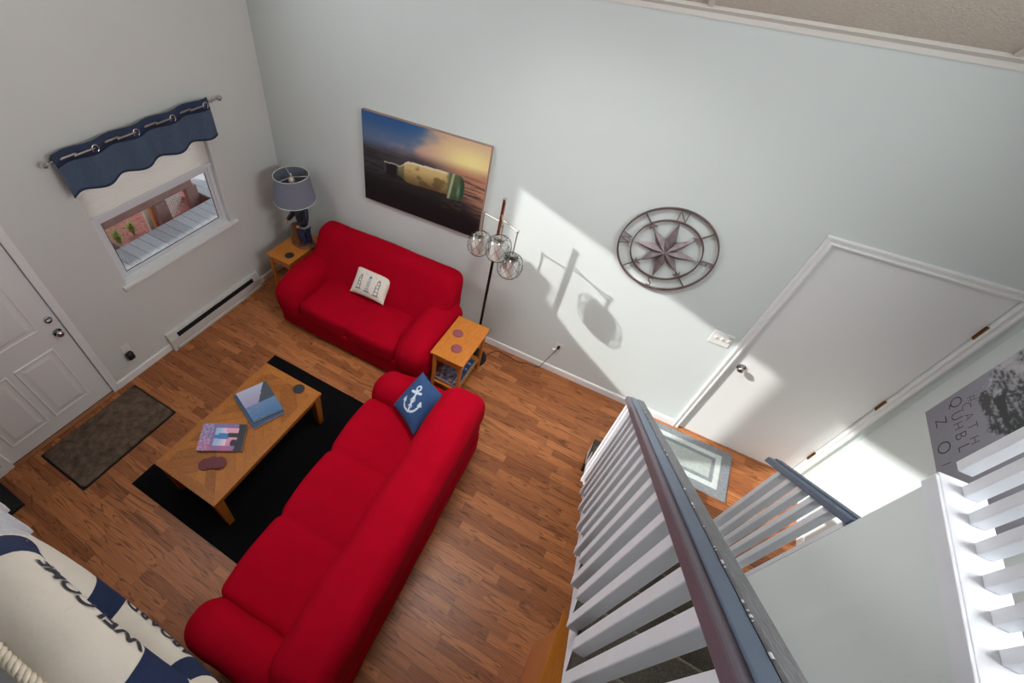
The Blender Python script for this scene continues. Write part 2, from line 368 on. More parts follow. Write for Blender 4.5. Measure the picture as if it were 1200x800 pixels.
# ------------------------------------------------------------------ the room shell
XR = 5.76; YF = -7.2; ZB = 3.067; SL = 0.68; YR = -3.6; ZR = ZB - SL * YR; LOFT = 2.25; WT = 0.14
def roof_z(y): return ZB + SL * (-y if y > YR else (y - 2 * YR))
gable = [(0, -0.5), (0, ZB), (YR, ZR), (YF, ZB), (YF, -0.5)]
def top_line(y): return 3.715 + 0.70 * (-1.283 - y)
winA = [(-2.46, 2.95), (-1.283, 2.95), (-1.283, top_line(-1.283)), (-2.46, top_line(-2.46))]
winB = [(-3.52, 3.12), (-2.65, 3.12), (-2.65, top_line(-2.65)), (-3.52, top_line(-3.52))]
WY0, WY1, WZ0, WZ1 = -1.976, -0.772, 0.90, 2.03
DY0, DY1, DZ1 = -3.464, -2.554, 2.045
wall_poly('wall_left', gable, [winA, winB, [(WY0, WZ0), (WY1, WZ0), (WY1, WZ1), (WY0, WZ1)], [(DY0, 0), (DY1, 0), (DY1, DZ1), (DY0, DZ1)]], 'x', 0, -WT, M['wallside'])
fillWinR = [(-3.0, 3.2), (-1.4, 3.2), (-1.4, 3.85), (-3.0, 3.85)]  # opening added for the fill light from the right
wall_poly('wall_right', gable, [fillWinR], 'x', XR, WT, M['wall'])
CX0, CX1, CZ1 = 4.72, 5.643, 2.060
wall_poly('wall_back', [(-WT, -0.5), (XR + WT, -0.5), (XR + WT, ZB + .12), (-WT, ZB + .12)], [[(CX0, 0), (CX1, 0), (CX1, CZ1), (CX0, CZ1)]], 'y', 0, WT, M['wall'])
fw = [(1.7, 3.3), (4.7, 3.3), (4.7, 4.5), (1.7, 4.5)]
wall_poly('wall_front', [(-WT, -0.5), (XR + WT, -0.5), (XR + WT, ZB + .12), (-WT, ZB + .12)], [], 'y', YF, -WT, M['wall'])
# grey wall beside the stair, carrying the loft railing
gw = obj('wall_stair', B().box(4.805, YF, 0, 4.90, -1.925, 2.2965), M['wall']); struct(gw)

# sub floor and individual laminate strips
fl = sroot('floor', (0, 0, 0), 'brown oak laminate floor')
obj('subfloor', B().box(-.02, YF, -.12, XR + .02, .02, -.011), M['tray'], fl)
ROW = 0.0725; planks = []
y = 0.0
while y > YF:
    x = -random.uniform(0, .45)
    while x < XR:
        l = random.choice((.30, .42, .48, .54, .62)); x0, x1 = max(0, x), min(XR, x + l)
        if x1 - x0 > .02: planks.append((x0, max(y - ROW, YF), x1, y, random.random()))
        x += l
    y -= ROW
Rm = Matrix((RR[0], RR[1], RR[2]))
def pix(P):
    q = Rm @ (Vector(P) - CAM)
    if q.z <= 0.05: return (-999, -999)
    return (493.33 + 535.26 * q.x / q.z, 411.3 + 535.26 * q.y / q.z)
def hidden(x, y):
    boxes = [(.95, -3.03, 2.05, -1.42), (.12, -3.28, .66, -2.42), (.62, -.9, 2.45, 0), (2.2, -3.45, 3.2, -1.1), (4.05, -6, 4.9, -1.0), (3.0, -6.8, 5, -3.3)]
    return any(a < x < c and b < y < d for a, b, c, d in boxes)
rank = []
for i, (x0, y0, x1, y1, r) in enumerate(planks):
    px, py = pix(((x0 + x1) / 2, (y0 + y1) / 2, 0))
    vis = -10 < px < 1205 and 0 < py < 805 and not hidden((x0 + x1) / 2, (y0 + y1) / 2)
    d = (Vector(((x0 + x1) / 2, (y0 + y1) / 2, 0)) - CAM).length
    rank.append((-(x1 - x0) / d ** 2.6 if vis else 1.0 + d, i))
rank.sort(); chosen = set(i for s, i in rank[:300])
def plank_mesh(name, items):
    V = []; F = []; A = []
    for x0, y0, x1, y1, r in items:
        b = B(); e = .0006; z = random.uniform(-.0004, 0); b.box(x0 + e, y0 + e, -.011, x1 - e, y1 - e, z)
        o = len(V); V += b.v; F += [tuple(i + o for i in q) for q in b.f]; A += [r] * 6
    me = bpy.data.meshes.new(name); me.from_pydata(V, [], F); me.update(); me.materials.append(M['floor'])
    a = me.attributes.new('rnd', 'FLOAT', 'FACE'); a.data.foreach_set('value', A)
    o = bpy.data.objects.new(name, me); COL.objects.link(o); o.parent = fl; return o
for i in sorted(chosen): plank_mesh('plank', [planks[i]])
rest = plank_mesh('plank_field', [p for i, p in enumerate(planks) if i not in chosen]); rest['kind'] = 'stuff'

# vaulted ceiling with a tile grid
ce = sroot('ceiling', (0, 0, ZB), 'vaulted ceiling of textured tiles in a white grid')
sn = Vector((0, -1, SL)).normalized(); up = Vector((0, SL, 1)).normalized()
b = B(); t = .16
b.prism([(0.14, ZB - SL * .14 + .05), (YR, ZR + .05), (YR, ZR + .05 + t), (0.14, ZB - SL * .14 + .05 + t)], 'x', -.5, XR + .5)
b.prism([(YF - .14, ZB - SL * .14 + .05), (YR, ZR + .05), (YR, ZR + .05 + t), (YF - .14, ZB - SL * .14 + .05 + t)], 'x', -.5, XR + .5)
obj('roof_deck', b, M['ceil'], ce)
def slope_box(x0, x1, s0, s1, n0, n1):
    P = lambda x, s, n: Vector((x, 0, ZB)) + sn * s + up * n
    return B().hexa([P(x0, s0, n0), P(x1, s0, n0), P(x1, s1, n0), P(x0, s1, n0), P(x0, s0, n1), P(x1, s0, n1), P(x1, s1, n1), P(x0, s1, n1)])
tx = [0, .965, 2.235, 3.505, 4.775, XR]; LS = -YR / -sn.y if sn.y else 0; LS = YR / sn.y
rows = [0.0] + [.03 + .61 * k for k in range(1, 7)] + [LS]
for a in range(5):
    for c in range(len(rows) - 1):
        obj('ceiling_tile', slope_box(tx[a] + .01, tx[a + 1] - .01, rows[c] + .01, rows[c + 1] - .01, .012, .045), M['ceil'], ce)
for x in tx[1:-1]: obj('grid_bar', slope_box(x - .013, x + .013, 0.03, LS, .0, .014), M['gridbar'], ce)
for s in rows[1:-1]: obj('cross_bar', slope_box(0, XR, s - .013, s + .013, .003, .0138), M['gridbar'], ce)
tr = obj('trim_1', slope_box(0, XR, -.004, .05, -.006, .011).box(0, -.016, ZB - .022, XR, -.0005, ZB + .01), M['gridbar']); struct(tr, 'white edge trim between ceiling and back wall')

# unseen fill light panel added under the tiles to brighten the floor
FILL_PANEL_W = 30; TCX = 2.87
cl = thing('fill_panel', 'added unseen flat white fill light panel under the sloping tile ceiling', 'light', tuple(Vector((TCX, 0, ZB)) + sn * 1.555))
obj('frame', slope_box(TCX - .62, TCX + .62, 1.265, 1.845, -.004, .0118), M['gridbar'], cl)
em = mat('fill_glow', S(245, 245, 240), 0.5); em.node_tree.nodes['Principled BSDF'].inputs['Emission Color'].default_value = (1, 1, 1, 1); em.node_tree.nodes['Principled BSDF'].inputs['Emission Strength'].default_value = 1.2
obj('fill_diffuser', slope_box(TCX - .59, TCX + .59, 1.295, 1.815, -.008, -.0045), em, cl)
tl0 = area('fill_panel_light', tuple(Vector((TCX, 0, ZB)) + sn * 1.555 - up * .03), (0.05, 0.05, -1), 1.15, .5, FILL_PANEL_W, (1.0, 0.985, 0.96)); tl0.data.spread = math.radians(105)

# baseboards
def baseboard(name, segs, axis):
    bb = B()
    for a, c in segs:
        prof = [(0, 0), (.014, 0), (.014, .062), (.009, .074), (0, .078)]
        if axis == 'y': bb.prism([(-u, w) for u, w in prof], 'x', a, c)
        else: bb.prism([(u, w) for u, w in prof], 'y', a, c)
    return struct(obj(name, bb, M['white']))
baseboard('baseboard_back', [(0.015, 4.675), (5.715, XR)], 'y')
baseboard('baseboard_left', [(-2.504, -1.885), (-.655, 0), (YF, -3.52)], 'x')
bb = B(); bb.prism([(XR - u, w) for u, w in [(0, 0), (.014, 0), (.014, .062), (.009, .074), (0, .078)]], 'y', YF, -.016); struct(obj('baseboard_right', bb, M['white']))

# ------------------------------------------------------------------ entry door on the left wall
d1 = sroot('door_1', (0, (DY0 + DY1) / 2, 0), 'white six-panel entry door with chrome deadbolt and knob')
leaf = obj('door_leaf', B().box(-.06, DY0 + .004, .016, -.012, DY1 - .004, DZ1 - .004), M['door'], d1, bevel=.002)
def raised_panel(y0, y1, z0, z1):
    b = B(); x = -.012
    def ring(m, h): return [(x + h, y0 + m, z0 + m), (x + h, y1 - m, z0 + m), (x + h, y1 - m, z1 - m), (x + h, y0 + m, z1 - m)]
    lv = [ring(-.022, .0), ring(-.012, .007), ring(0, .0015), ring(.02, .002), ring(.045, .008)]; V = [p for l in lv for p in l]; F = []
    for i in range(len(lv) - 1):
        for k in range(4): F.append((i * 4 + k, i * 4 + (k + 1) % 4, i * 4 + 4 + (k + 1) % 4, i * 4 + 4 + k))
    F.append(tuple(range(16, 20))); b.add(V, F); return b
for y0, y1 in ((-3.00, -2.73), (-3.36, -3.09)):
    for z0, z1 in ((.18, .74), (.97, 1.62), (1.74, 1.92)): obj('door_panel', raised_panel(y0, y1, z0, z1), M['door'], leaf)
b = B()
for y0, y1, z0, z1 in ((DY1, DY1 + .06, 0, DZ1 + .06), (DY0 - .06, DY0, 0, DZ1 + .06), (DY0, DY1, DZ1, DZ1 + .06)):
    bb = B().box(0, y0, z0, .012, y1, z1)
    obj('door_casing', bb, M['white'], d1, bevel=.004)
def knob(c, axis, s=1.0, parent=None):
    k = obj('door_knob', B().lathe([(0.0, .066 * s), (.016 * s, .065 * s), (.026 * s, .057 * s), (.029 * s, .048 * s), (.024 * s, .037 * s), (.012 * s, .030 * s), (.012 * s, .012), (.033 * s, .011), (.034 * s, .004), (.034 * s, 0)], c, 28, axis), M['chrome'], parent, 40); return k
knob((-.012, -2.615, .865), 'x', 1.0, d1)
db = obj('deadbolt', B().lathe([(0, .02), (.024, .019), (.03, .012), (.031, 0)], (-.012, -2.615, 1.0), 28, 'x'), M['chrome'], d1, 40)
obj('thumb_turn', B().box(.006, -2.632, .995, .022, -2.598, 1.005), M['chrome'], db, bevel=.002)
obj('strike_plate', B().box(-.006, -2.556, .83, .001, -2.551, .92), M['nickel'], d1)
obj('bottom_gap', B().box(-.058, DY0 + .003, .001, -.013, DY1 - .003, .0155), M['blackgap'], d1)  # black strip filling the gap under the door leaf
obj('threshold', B().box(-.012, DY0, 0.0005, .035, DY1, .012), M['threshold'], d1, bevel=.004)

# ------------------------------------------------------------------ closet door on the back wall
d2 = sroot('door_2', ((CX0 + CX1) / 2, 0, 0), 'plain white slab door with round chrome knob and brass hinges')
obj('door_leaf', B().box(CX0 + .006, .014, .012, CX1 - .004, .046, CZ1 - .006), M['door'], d2)
obj('gap_shade', B().box(CX0, .047, 0, CX1, .09, CZ1), M['blackgap'], d2)  # black backing paints the shade in the gap round the leaf
def casing(parent):
    prof = [(.0, .010), (.012, .014), (.018, .010), (.032, .011), (.04, .016), (.052, .016), (.057, .008)]
    def strip(pa, pb, mitre_dir_a, mitre_dir_b):
        V = []
        for (p, md) in ((pa, mitre_dir_a), (pb, mitre_dir_b)):
            for o_, h in [(0, 0)] + prof + [(.057, 0)]: V.append((p[0] + md[0] * o_, -h - .0003, p[1] + md[1] * o_))
        n = len(prof) + 2; return B().add(V, [(i, (i + 1) % n, n + (i + 1) % n, n + i) for i in range(n)] + [tuple(range(n)), tuple(range(n, 2 * n))])
    g = .002
    obj('door_casing', strip((CX0 - g, 0), (CX0 - g, CZ1 + g), (-1, 0), (-1, 1)), M['white'], parent)
    obj('door_casing', strip((CX0 - g, CZ1 + g), (CX1 + g, CZ1 + g), (-1, 1), (1, 1)), M['white'], parent)
    obj('door_casing', strip((CX1 + g, CZ1 + g), (CX1 + g, 0), (1, 1), (1, 0)), M['white'], parent)
casing(d2)
kb = obj('door_knob', B().lathe([(0.0, -.06), (.015, -.059), (.025, -.052), (.028, -.044), (.023, -.034), (.012, -.028), (.012, -.010), (.032, -.009), (.033, 0)], (4.79, .014, .93), 28, 'y'), M['chrome'], d2, 40)
for z in (.345, 1.07, 1.815):
    h = obj('hinge', B().cyl((CX1 - .001, -.003, z - .05), (CX1 - .001, -.003, z + .05), .0065, n=12), M['brass'], d2, 40)
    obj('hinge_leaf', B().box(CX1 - .010, .004, z - .048, CX1 - .0045, .0078, z + .048), M['brass'], h)
obj('threshold', B().box(CX0, -.0, 0.0005, CX1, .09, .011), M['threshold'], d2)

# ------------------------------------------------------------------ windows
w1 = sroot('window_1', (0, (WY0 + WY1) / 2, WZ0), 'white vinyl window with cream blind half lowered over the deck view')
fr = B(); x0, x1 = -.115, -.055; fw_ = .045
for y0, y1, z0, z1 in ((WY0, WY0 + fw_, WZ0, WZ1), (WY1 - fw_, WY1, WZ0, WZ1), (WY0 + fw_, WY1 - fw_, WZ0, WZ0 + fw_), (WY0 + fw_, WY1 - fw_, WZ1 - fw_, WZ1)):
    obj('frame', B().box(x0, y0, z0, x1, y1, z1), M['vinyl'], w1, bevel=.004)
for k, (z0, z1) in enumerate(((WZ0 + fw_, 1.49), (1.45, WZ1 - fw_))):
    xs = (-.085, -.062) if k == 0 else (-.11, -.087)
    sash = B(); s = .034; ya, yb = WY0 + fw_, WY1 - fw_
    for q in ((ya, ya + s, z0, z1), (yb - s, yb, z0, z1), (ya + s, yb - s, z0, z0 + s), (ya + s, yb - s, z1 - s, z1)): sash.box(xs[0], q[0], q[2], xs[1], q[1], q[3])
    so_ = obj('sash', sash, M['vinyl'], w1, bevel=.003)
    obj('pane', B().box((xs[0] + xs[1]) / 2 - .002, ya + s, z0 + s, (xs[0] + xs[1]) / 2 + .002, yb - s, z1 - s), M['glass'], so_)
    g = B()
    for q in ((ya + s, ya + s + .004, z0 + s, z1 - s), (yb - s - .004, yb - s, z0 + s, z1 - s), (ya + s, yb - s, z0 + s, z0 + s + .004)): g.box(xs[1] - .006, q[0], q[2], xs[1] + .001, q[1], q[3])
    obj('gasket', g, M['black'], so_)
obj('sill', B().box(-.055, WY0 + .002, WZ0 - .003, .0, WY1 - .002, WZ0 + .012).box(0, WY0 - .045, WZ0 - .012, .034, WY1 + .075, WZ0 + .012), M['white'], w1, bevel=.004)
obj('apron', B().box(.0003, WY0 - .03, WZ0 - .05, .012, WY1 + .06, WZ0 - .0125), M['wallside'], w1, bevel=.003)
# cellular blind
b = B(); n = 30; zt, zb = 2.02, 1.535
for k in range(n):
    z0 = zb + (zt - zb) * k / n; z1 = zb + (zt - zb) * (k + 1) / n; zm = (z0 + z1) / 2
    b.prism([(-.045, z0), (-.034, zm), (-.045, z1), (-.05, zm)], 'y', WY0 + .006, WY1 - .006)
bl = obj('cellular_blind', b, M['blind'], w1)
obj('bottom_rail', B().box(-.052, WY0 + .005, zb - .03, -.03, WY1 - .005, zb), M['vinyl'], bl, bevel=.006)
obj('head_rail', B().box(-.053, WY0 + .004, zt - .001, -.025, WY1 - .004, WZ1 - .001), M['vinyl'], bl)

def gable_window(name, poly, label, xo=0.0):
    r = sroot(name, (xo, sum(p[0] for p in poly) / 4, poly[0][1]), label); cy = sum(p[0] for p in poly) / 4; cz = sum(p[1] for p in poly) / 4
    inner = [(cy + (p[0] - cy) * .96, cz + (p[1] - cz) * .965) for p in poly]
    for i in range(4):
        a, c, e, g = poly[i], poly[(i + 1) % 4], inner[(i + 1) % 4], inner[i]
        obj('frame', B().prism([a, c, e, g], 'x', xo - .12, xo - .07), M['vinyl'], r)
    obj('pane', B().prism(inner, 'x', xo - .097, xo - .093), M['glass'], r)
gable_window('window_2', winA, 'tall sloping-topped gable window nearer the back wall')
gable_window('window_3', winB, 'tall sloping-topped gable window above the entry door')

gable_window('fill_window', fillWinR, 'added unseen window high on the right wall for fill light', XR + .19)  # window added out of view to go with the right fill light

# curtain rod + valance
RX, RZ = .075, 2.055
rod = thing('curtain_rod', 'thin nickel curtain rod with glass finials above the window', 'curtain rod', (0, -1.33, RZ))
obj('rod', B().cyl((RX, -2.05, RZ), (RX, -.61, RZ), .008, n=12), M['nickel'], rod, 40)
for s, yy in ((-1, -2.05), (1, -.61)):
    obj('finial', B().lathe([(0, -.03), (.016, -.022), (.024, 0), (.016, .022), (0, .03)], (RX, yy + s * .03, RZ), 6, 'y'), M['chrome'], rod)
    obj('bracket', B().cyl((0.001, yy - s * .05, RZ - .012), (RX, yy - s * .05, RZ - .012), .006, n=10).lathe([(.018, 0), (.018, .006), (.008, .008)], (0.0, yy - s * .05, RZ - .012), 14, 'x'), M['nickel'], rod, 40)
va = thing('valance', 'navy grommet-top valance hung on the rod over the window', 'valance', (0, -1.38, 1.8))
def val_x(y, z):
    # the cloth waves about the rod: behind it at grommet gaps, in front between them
    u = (y + 2.035) / 1.315; w = math.sin(u * 2 * PI * 4.0 + 2.6)
    k = smooth01(z, 2.15, 1.95); amp = .018 + .012 * k
    return RX + .006 + w * amp + .012 * k
V = []; F = []; ny, nz = 120, 16
for j in range(nz + 1):
    for i in range(ny + 1):
        yy = -2.035 + 1.315 * i / ny
        zb_ = 1.80 + .010 * math.sin((yy + 2.0) * 2 * PI * 4 / 1.315 + 1.0); z = zb_ + (2.105 - zb_) * j / nz
        V.append((val_x(yy, z), yy, z))
for j in range(nz):
    for i in range(ny): a = j * (ny + 1) + i; F.append((a, a + 1, a + ny + 2, a + ny + 1))
def cloth(name, V, F, m, parent, th=.003):
    o = obj(name, B().add(V, F), m, parent, 80); md = o.modifiers.new('solid', 'SOLIDIFY'); md.thickness = th; return o
cloth('cloth', V, F, M['navy'], va)
V = []; F = []
for i in range(ny + 1):
    yy = -2.035 + 1.315 * i / ny; zb_ = 1.80 + .010 * math.sin((yy + 2.0) * 2 * PI * 4 / 1.315 + 1.0)
    V += [(val_x(yy, zb_) + .003, yy, zb_ - .002), (val_x(yy, zb_ + .02) + .003, yy, zb_ + .014)]
for i in range(ny): F.append((2 * i, 2 * i + 2, 2 * i + 3, 2 * i + 1))
cloth('hem', V, F, M['navy_hem'], va)
V = []; F = []
for i in range(ny + 1):
    yy = -2.035 + 1.315 * i / ny
    V += [(val_x(yy, 2.02) + .003, yy, 2.018), (val_x(yy, 2.107) + .003, yy, 2.107)]
for i in range(ny): F.append((2 * i, 2 * i + 2, 2 * i + 3, 2 * i + 1))
cloth('header_band', V, F, M['navy_hem'], va)
for k in range(4):
    yy = -2.035 + 1.315 * (k * 2 + .82) / 8 + .152; xx = val_x(yy, RZ) + .004
    c = [(xx + .002 * 0, yy + .0 + .024 * math.cos(a), RZ + .024 * math.sin(a)) for a in [2 * PI * q / 20 for q in range(20)]]
    obj('grommet', B().tube(c, .005, 8, True), M['nickel'], va, 40)
# exposed stretches of rod in front of the cloth folds
for k in range(4):
    yy = -2.035 + 1.315 * (k * 2 + .82) / 8
    obj('rod_sleeve', B().cyl((RX + .034, yy, RZ + .003), (RX + .034, yy + .15, RZ + .003), .0075, n=12), M['nickel'], va, 40)

# ------------------------------------------------------------------ baseboard heater, outlets, switch
ht = thing('baseboard_heater', 'long white electric baseboard heater under the window', 'heater', (0, -1.28, 0))
obj('body', B().prism([(0.001, .025), (.05, .025), (.062, .06), (.062, .13), (.035, .205), (0.001, .21)], 'y', -1.86, -.68), M['heater'], ht, bevel=.003)
obj('outlet_slot', B().prism([(.0565, .148), (.0640, .138), (.0500, .180), (.0450, .180)], 'y', -1.80, -.76), M['blackgap'], ht)
obj('bottom_lip', B().box(.03, -1.85, .001, .066, -.69, .032), M['heater'], ht, bevel=.003)
for ya, yb in ((-1.9, -1.86), (-.68, -.655)): obj('end_cap', B().prism([(0.001, .001), (.066, .001), (.066, .135), (.037, .211), (0.001, .214)], 'y', ya, yb), M['heater'], ht, bevel=.003)

def outlet_y(x, z, label):
    o = thing('wall_outlet', label, 'outlet', (x, 0, z))
    pl = obj('plate', B().box(x - .038, -.006, z - .06, x + .038, -.0005, z + .06), M['switch'], o, bevel=.003)
    for dz in (-.022, .022): obj('socket', B().lathe([(.017, -.008), (.017, -.006)], (x, 0, z + dz), 20, 'y'), M['switch'], o)
    return o
outlet_y(3.43, .345, 'white wall outlet with a black plug beside the lit wall patch')
pg = thing('lamp_plug', 'black plug and cord trailing from the outlet to the floor lamp', 'cord', (3.43, -.02, .33))
obj('plug', B().box(3.418, -.035, .352, 3.442, -.0085, .382), M['black'], pg, bevel=.004)
cord = [(3.43, -.035, .362), (3.41, -.075, .33), (3.37, -.075, .2), (3.33, -.06, .06), (3.28, -.055, .008), (3.2, -.05, .006), (3.1, -.085, .006), (3.0, -.07, .006), (2.9, -.06, .006), (2.86, -.06, .006), (2.81, -.12, .006), (2.79, -.19, .012)]
def smooth_path(p, k=6):
    p = [Vector(q) for q in p]; out = []
    for i in range(len(p) - 1):
        a, b_, c, d = p[max(i - 1, 0)], p[i], p[i + 1], p[min(i + 2, len(p) - 1)]
        for j in range(k):
            t = j / k; out.append(.5 * ((2 * b_) + (c - a) * t + (2 * a - 5 * b_ + 4 * c - d) * t * t + (3 * b_ - a - 3 * c + d) * t ** 3))
    return out + [p[-1]]
obj('cable', B().tube(smooth_path(cord), .0035, 8), M['black'], pg, 60)
obj('inline_switch', B().rbox((3.395, -.024, .318), (.03, .028, .03), .008, (6, 6, 6)), M['switch'], pg, 60)

o2 = thing('wall_outlet', 'white outlet plate beside the entry door casing', 'outlet', (0, -2.265, .34))
obj('plate', B().box(.0005, -2.303, .285, .006, -2.227, .40), M['switch'], o2, bevel=.003)
af = thing('air_freshener', 'black plug-in air freshener in the outlet near the entry door', 'air freshener', (0.006, -2.272, .24))
obj('body', B().rbox((.033, -2.272, .275), (.052, .066, .085), .018, (8, 8, 8)), M['black'], af, 60)
obj('vent_grille', B().box(.0585, -2.29, .262, .061, -2.254, .292), M['charcoal'], af, bevel=.002)

sw = thing('light_switch', 'white three-gang switch plate beside the plain white door', 'switch', (4.545, 0, 1.06))
obj('plate', B().box(4.47, -.006, 1.062, 4.618, -.0005, 1.183), M['switch'], sw, bevel=.003)
for k in range(3): obj('toggle', B().hexa([(4.495 + .046 * k, -.006, 1.117), (4.508 + .046 * k, -.006, 1.117), (4.508 + .046 * k, -.006, 1.135), (4.495 + .046 * k, -.006, 1.135), (4.497 + .046 * k, -.02, 1.13), (4.506 + .046 * k, -.02, 1.13), (4.506 + .046 * k, -.018, 1.14), (4.497 + .046 * k, -.018, 1.14)]), M['switch'], sw)
obj('dimmer_slot', B().box(4.585, -.0068, 1.155, 4.615, -.0062, 1.16), M['wire'], sw)

# ------------------------------------------------------------------ staircase
RISE, RUN = .1875, .2194; SX0, SX1 = 4.062, 4.80
def tip(j): return -.916 - RUN * (j - 2), RISE * j
st = thing('staircase', 'straight flight of dark carpeted stairs rising between white railing and grey wall', 'stairs', (4.43, -.69, 0))
for j in range(1, 13):
    yj, zj = tip(j); zb_ = max(0, zj - RISE - (.012 if j > 1 else 0)); yb = yj - RUN - .028
    prof = [(yj - .028, max(0, zj - RISE - .002)), (yj - .028, zj - .042), (yj - .008, zj - .038), (yj, zj - .022), (yj - .005, zj - .006), (yj - .02, zj), (yb, zj), (yb, zj - .05 if j > 1 else 0)]
    s_ = obj('step', B().prism(prof, 'x', SX0, SX1), M['carpet'], st, 50)
    obj('nosing_highlight', B().tube([(SX0 + .001, yj - .006, zj - .008), (SX1 - .001, yj - .006, zj - .008)], .006, 8), M['nosing'], s_, 60)
def skirt(x0, x1):
    b = B(); pts = []
    for j in range(1, 13):
        yj, zj = tip(j); pts += [(yj - .03, zj - RISE - (0 if j == 1 else .0)), (yj - .03, zj - .045)]
    low = [(tip(12)[0] - RUN, tip(12)[1] - .36), (tip(3)[0] - .03, 0.0)]
    # saw-tooth board made of one quad strip per step
    for j in range(1, 13):
        yj, zj = tip(j); ya, yb = yj - .03, yj - RUN - .03; za, zb2 = max(0, (zj - .205)), max(0, zj - .205 + RISE * .8)
        b.hexa([(x0, yb, zb2), (x1, yb, zb2), (x1, ya, za), (x0, ya, za), (x0, yb, zj - .046), (x1, yb, zj - .046), (x1, ya, zj - .046), (x0, ya, zj - .046)])
    return b
obj('stringer', skirt(SX0 - .002, SX0 + .03), M['rail_white'], st)
obj('stringer', skirt(SX1 - .03, SX1 + .004), M['rail_white'], st)

# left stair railing
BX0, BX1 = 4.022, 4.060
lr = thing('stair_railing', 'white baluster railing with slate grey handrail along the open side of the stairs', 'railing', (4.04, -1.4, .6))
def hr(y): return .318 - .8434 * y
def baluster(x0, x1, y0, y1, z0, zt0, zt1, parent, name='baluster'):
    return obj(name, B().hexa([(x0, y0, z0), (x1, y0, z0), (x1, y1, z0), (x0, y1, z0), (x0, y0, zt0), (x1, y0, zt0), (x1, y1, zt1), (x0, y1, zt1)]), M['rail_white'], parent, bevel=.003)
for k in range(0, 9):
    zb_ = .645 + .195 * k
    for yy in (-1.435 - .2186 * k, -1.331 - .2186 * k):
        baluster(BX0, BX1, yy - .021, yy + .021, zb_, hr(yy - .021) - .001, hr(yy + .021) - .001, lr)
def sloped(x0, x1, ya, yb, zfa, zfb, h0, h1):
    return B().hexa([(x0, ya, zfa + h0), (x1, ya, zfa + h0), (x1, yb, zfb + h0), (x0, yb, zfb + h0), (x0, ya, zfa + h1), (x1, ya, zfa + h1), (x1, yb, zfb + h1), (x0, yb, zfb + h1)])
ya, yb = -1.255, -3.45
rl = obj('handrail', sloped(4.008, 4.104, ya, yb, hr(ya), hr(yb), 0, .046), M['rail_purple'], lr, bevel=.006)
obj('rail_cap', sloped(4.028, 4.066, ya - .002, yb, hr(ya - .002), hr(yb), .046, .054), M['rail_dark'], rl, bevel=.003)
obj('grip_strip', sloped(4.068, 4.106, ya - .002, yb, hr(ya - .002), hr(yb), .046, .058), M['grip'], rl, bevel=.004)
for k in range(22):
    yy = -1.5 - random.random() ** .6 * 1.75; l = random.uniform(.002, .012)
    obj('paint_chip', sloped(4.066, 4.066 + random.uniform(.0012, .0035), yy, yy - l, hr(yy), hr(yy - l), .055, .0592), M['chip'], rl)

# right short railing by the landing
rr_ = thing('landing_railing', 'short white baluster railing with slate handrail ending at the grey stair wall', 'railing', (4.83, -1.6, .75))
def hr2(y): return 1.372 - .856 * (y + 1.24)
for k in range(5):
    yy = -1.385 - .1 * k; zb_ = .735 - .82 * (yy + 1.36) - .04
    baluster(4.812, 4.85, yy - .019, yy + .019, zb_, hr2(yy - .019), hr2(yy + .019), rr_)
obj('wall_trim', B().box(4.804, -1.9245, .9, 4.862, -1.90, hr2(-1.90) + .001), M['rail_white'], rr_)
r2 = obj('handrail', sloped(4.796, 4.868, -1.232, -1.9248, hr2(-1.232), hr2(-1.9248), 0, .045), M['rail_dark'], rr_, bevel=.006)
obj('rail_cap', sloped(4.826, 4.858, -1.236, -1.9248, hr2(-1.236), hr2(-1.9248), .045, .056), M['rail_dark'], r2, bevel=.003)
obj('stringer_board', sloped(4.806, 4.852, -.95, -1.9, .42, .42 + .8 * .95, -.2, .0), M['rail_white'], rr_)

# ------------------------------------------------------------------ loft floor and loft railings
lf = obj('floor_loft', B().box(0.0, YF, LOFT - .24, 4.06, -3.55, LOFT).box(4.06, YF, LOFT - .24, 4.80, -3.36, LOFT - .002)  , M['carpet']); struct(lf, 'carpeted loft floor')
lt = thing('loft_railing', 'white baluster railing along the loft edge behind the life ring', 'railing', (2.0, -3.53, LOFT - .3))
obj('fascia', B().box(0.002, -3.562, LOFT - .25, 4.0, -3.548, LOFT + .03), M['rail_white'], lt)
xk = 2.589
for k in range(-12, 19):
    x = xk - .139 * k
    if 0.05 < x < 3.98: baluster(x - .019, x + .019, -3.547, -3.508, 1.985, 3.15, 3.15, lt)
obj('top_rail', B().box(0.002, -3.575, 3.1505, 4.0, -3.485, 3.19), M['rail_white'], lt, bevel=.005)
sr = thing('loft_railing', 'white baluster railing standing on the grey stair wall', 'railing', (4.85, -2.6, 2.27))
obj('fascia', B().box(4.796, -3.6, 2.297, 4.806, -1.915, 2.352), M['rail_white'], sr, bevel=.002)
obj('bottom_plate', B().box(4.8063, -3.6, 2.297, 4.925, -1.90, 2.352), M['rail_white'], sr, bevel=.003)
for k in range(17):
    yy = -1.868 - .1 * k; baluster(4.86, 4.898, yy - .0, yy + .04, 2.3525, 3.15, 3.15, sr)
obj('top_rail', B().box(4.835, -3.6, 3.1503, 4.925, -1.80, 3.19), M['rail_white'], sr, bevel=.005)

